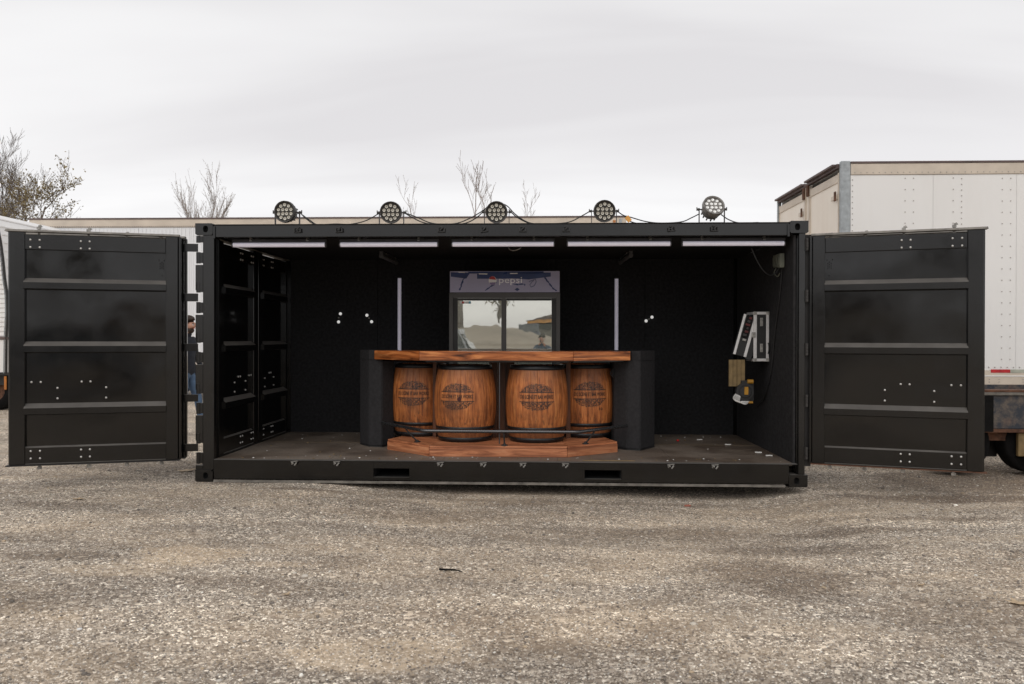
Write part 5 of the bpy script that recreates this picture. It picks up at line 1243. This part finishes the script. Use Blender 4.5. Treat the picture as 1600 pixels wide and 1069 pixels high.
MT['blue_jacket'] = simple('blue_grey_jacket', (.05, .085, .15), .8)
shoot = {'head': (.04, -.02), 'arm': {-1: ((.16, -.24, 1.20), (.24, -.09, 1.46), (.25, -.04, 1.52)), 1: ((.16, .24, 1.20), (.24, .09, 1.46), (.25, .04, 1.52))},
         'leg': {-1: ((.02, -.12, .50), (-.02, -.13, .13), (-.04, -.13, .06), (.12, -.14, .035)), 1: ((.02, .12, .50), (-.02, .13, .13), (-.04, .13, .06), (.12, .14, .035))}}
person((3.45, -8.32, 0), PI/2-.04, 'photographer in a blue jacket mirrored in the cooler glass', shoot, 'blue_jacket', .88)

# ------------------------------------------------------------------ what the cooler glass mirrors: the yard behind the camera
def suv(loc, rz, label, paint):
    r = empty('parked_car', loc, rz); tag(r, label, 'car', 'cars mirrored in the cooler glass')
    low = [(-2.3, .35), (-2.35, .75), (-2.2, 1.0), (-1.2, 1.08), (-.75, 1.12), (1.9, 1.12), (2.3, 1.05), (2.35, .5), (2.2, .32)]
    b = MB(); b.prism(low, -.9, .9, 'y'); o = b.build('body', paint, r)
    bm = bmesh.new(); bm.from_mesh(o.data); bmesh.ops.bevel(bm, geom=bm.edges[:], offset=.06, segments=2, affect='EDGES'); bm.to_mesh(o.data); bm.free()
    up = [(-1.05, 1.1), (-.35, 1.66), (.1, 1.74), (1.6, 1.72), (2.15, 1.1)]
    b = MB(); b.prism(up, -.78, .78, 'y'); b.build('cabin', simple('grey_car_glass', (.12, .13, .14), .1), r)
    b = MB(); b.prism([(-.35, 1.665), (.1, 1.745), (1.6, 1.725), (1.75, 1.6), (1.72, 1.76), (.1, 1.79), (-.4, 1.7)], -.8, .8, 'y'); b.build('roof', paint, r)
    for x in (-.98, .5, 1.95):
        b = MB()
        for sy in (-.79, .79):
            b.tube([(x+(.6 if x < 0 else 0)*0, sy, 1.1), (x+(.65 if x < 0 else (-.02 if x < 1 else -.28)), sy, 1.7)], .035, 6)
        b.build('pillar', paint, r)
    for x in (-1.45, 1.45):
        for y in (-.82, .82): wheel(r, x, y, .35, .22)
    for y in (-.65, .65): part('headlight', 'white_plastic', r, (-2.37, -2.2, y-.15, y+.15, .75, .9), c=.02)
    return r
suv((-.9, -14.4, 0), 0, 'silver car mirrored in the left pane of the cooler', simple('silver_car_paint', (.45, .48, .52), .25, .4, .05, 3))
suv((2.2, -56, .9), 1.5, 'dark blue van-like car mirrored in the right pane of the cooler', simple('dark_blue_paint', (.16, .18, .22), .3, .2, .05, 3))
g = MB(); n = 30; vs = []
for j in range(12):
    for i in range(n+1):
        x = -60+120*i/n; y = -30-4*j; z = (2.5 if x < 1.5 else 1.7)*(1-math.exp(-j*.5))*(1+.2*mnoise.noise(Vector((x*.1, y*.1, 0))))-.05
        vs.append((x, y, z))
g.add(vs, [(j*(n+1)+i+1, j*(n+1)+i, (j+1)*(n+1)+i, (j+1)*(n+1)+i+1) for j in range(11) for i in range(n)], 0, True); o = g.build('hill', simple('pale_earth_bank', (.36, .31, .25), .9, 0, .2, .4)); o['kind'] = 'structure'
def shed(loc, L, D, H, label, wall, trim):
    r = empty('workshop_building', loc); tag(r, label, 'building')
    part('wall', wall, r, (0, L, 0, D, 0, H)); part('fascia', trim, r, (-.1, L+.1, D+.001, D+.1, H-.35, H+.05))
    b = MB(); b.prism([(-.3, H+.051), (L+.3, H+.051), (L*.5, H+1.2)], -.2, D+.2, 'y'); b.build('roof', MT['dark_trim'], r)
    k = 1.0
    while k < L-1.5: part('window', 'fridge_dark', r, (k, k+1.2, D+.001, D+.05, 1.1, 2.2)); k += 2.4
    return r
shed((-12, -52, 2.2), 9, 6, 2.2, 'low dark workshop on the bank, mirrored in the left cooler pane', 'bark', 'galv')
shed((2.0, -70, 1.2), 10, 6, 2.0, 'building with an orange fascia mirrored in the right cooler pane', 'lip', 'orange')
tree('bare_tree', (6.1, -38, 1.0), 7, 'bare tree mirrored in the right pane of the cooler', 44, .12, .6, 3, 4, thin=3)
tree('bare_tree', (.4, -44, 2.5), 3.5, 'bushy tree on the bank mirrored in the left pane', 45, .1, .8, 3, 5, leaves=3, leaf_size=.12, thin=3)

# ------------------------------------------------------------------ leaves and small litter on the gravel
def leaf(x, y, s, a, label, star=True):
    n = 5; pts = []
    for k in range(2*n):
        t = 2*PI*k/(2*n); rr_ = s if k % 2 == 0 else s*.42; pts.append((rr_*math.cos(t), rr_*math.sin(t)))
    b = MB(); vs = [(0, 0, .006)]+[(p[0], p[1], .004+(.018 if i % 2 == 0 else 0)*abs(math.sin(i*1.7))) for i, p in enumerate(pts)]
    b.add(vs, [(0, i+1, (i+1) % (2*n)+1) for i in range(2*n)]); b.tube([(0, 0, .006), (-s*.7, -s*.5, .004)], .0015, 4)
    o = b.build('fallen_leaf', MT['dead_leaf'], None, (x, y, gz(x, y)+.004), (0, 0, a)); tag(o, label, 'leaf', 'fallen leaves on the gravel')
leaf(6.08, -3.35, .07, .3, 'pale star-shaped leaf on the gravel at the right')
leaf(5.75, -2.95, .028, 1.3, 'small curled leaf a little behind the star-shaped one')
leaf(-.62, -.95, .06, .8, 'yellowish leaf on the gravel in front of the left door')
leaf(2.03, -3.33, .028, 2.1, 'small orange leaf left of centre in the foreground')
leaf(-.38, .62, .12, 2.0, 'large brown leaf lying beneath the left door hinge')
def stone(x, y, s, label, m='white_plastic'):
    bm = bmesh.new(); bmesh.ops.create_icosphere(bm, subdivisions=2, radius=s)
    for v_ in bm.verts: v_.co *= 1+.35*mnoise.noise(v_.co*(1.3/s)+Vector((x, y, 0))); v_.co.z *= .5
    me = bpy.data.meshes.new('stone'); bm.to_mesh(me); bm.free(); me.materials.append(MT[m])
    o = obj_from('stone', me, None, (x, y, gz(x, y)+s*.2)); tag(o, label, 'stone', 'larger stones on the gravel')
MT['stone'] = simple('pale_stone', (.55, .5, .43), .8, 0, .2, 30)
stone(2.03, -2.98, .022, 'pale stone left of the sandy patch in front of the bar', 'stone'); stone(1.95, -2.93, .014, 'smaller pale stone just left of the other one', 'stone')
stone(4.26, -3.68, .018, 'pale oblong stone near the front, right of centre', 'stone'); stone(3.51, -2.82, .018, 'pale chip of stone right of the dark twig', 'stone'); stone(1.2, -3.95, .012, 'white pebble low at the left', 'white_plastic')
b = MB(); b.tube(cat_rom([(0, 0, .01), (.05, -.015, .012), (.10, -.01, .01), (.15, -.03, .006)], 4), [.007]*5+[.006]*4+[.004]*3+[.002], 5); o = b.build('twig', MT['tyre'], None, (2.83, -2.77, gz(2.87, -2.77)+.003)); tag(o, 'short dark twig lying on the gravel in front of the bar', 'twig')
b = MB(); b.box(-.03, .03, -.012, .012, 0, .018, c=.005); o = b.build('brick_chip', simple('brick_red', (.35, .12, .08), .8), None, (4.85, -.28, gz(4.85, -.28)), (0, 0, .2)); tag(o, 'reddish chip of brick in front of the container sill', 'brick chip')
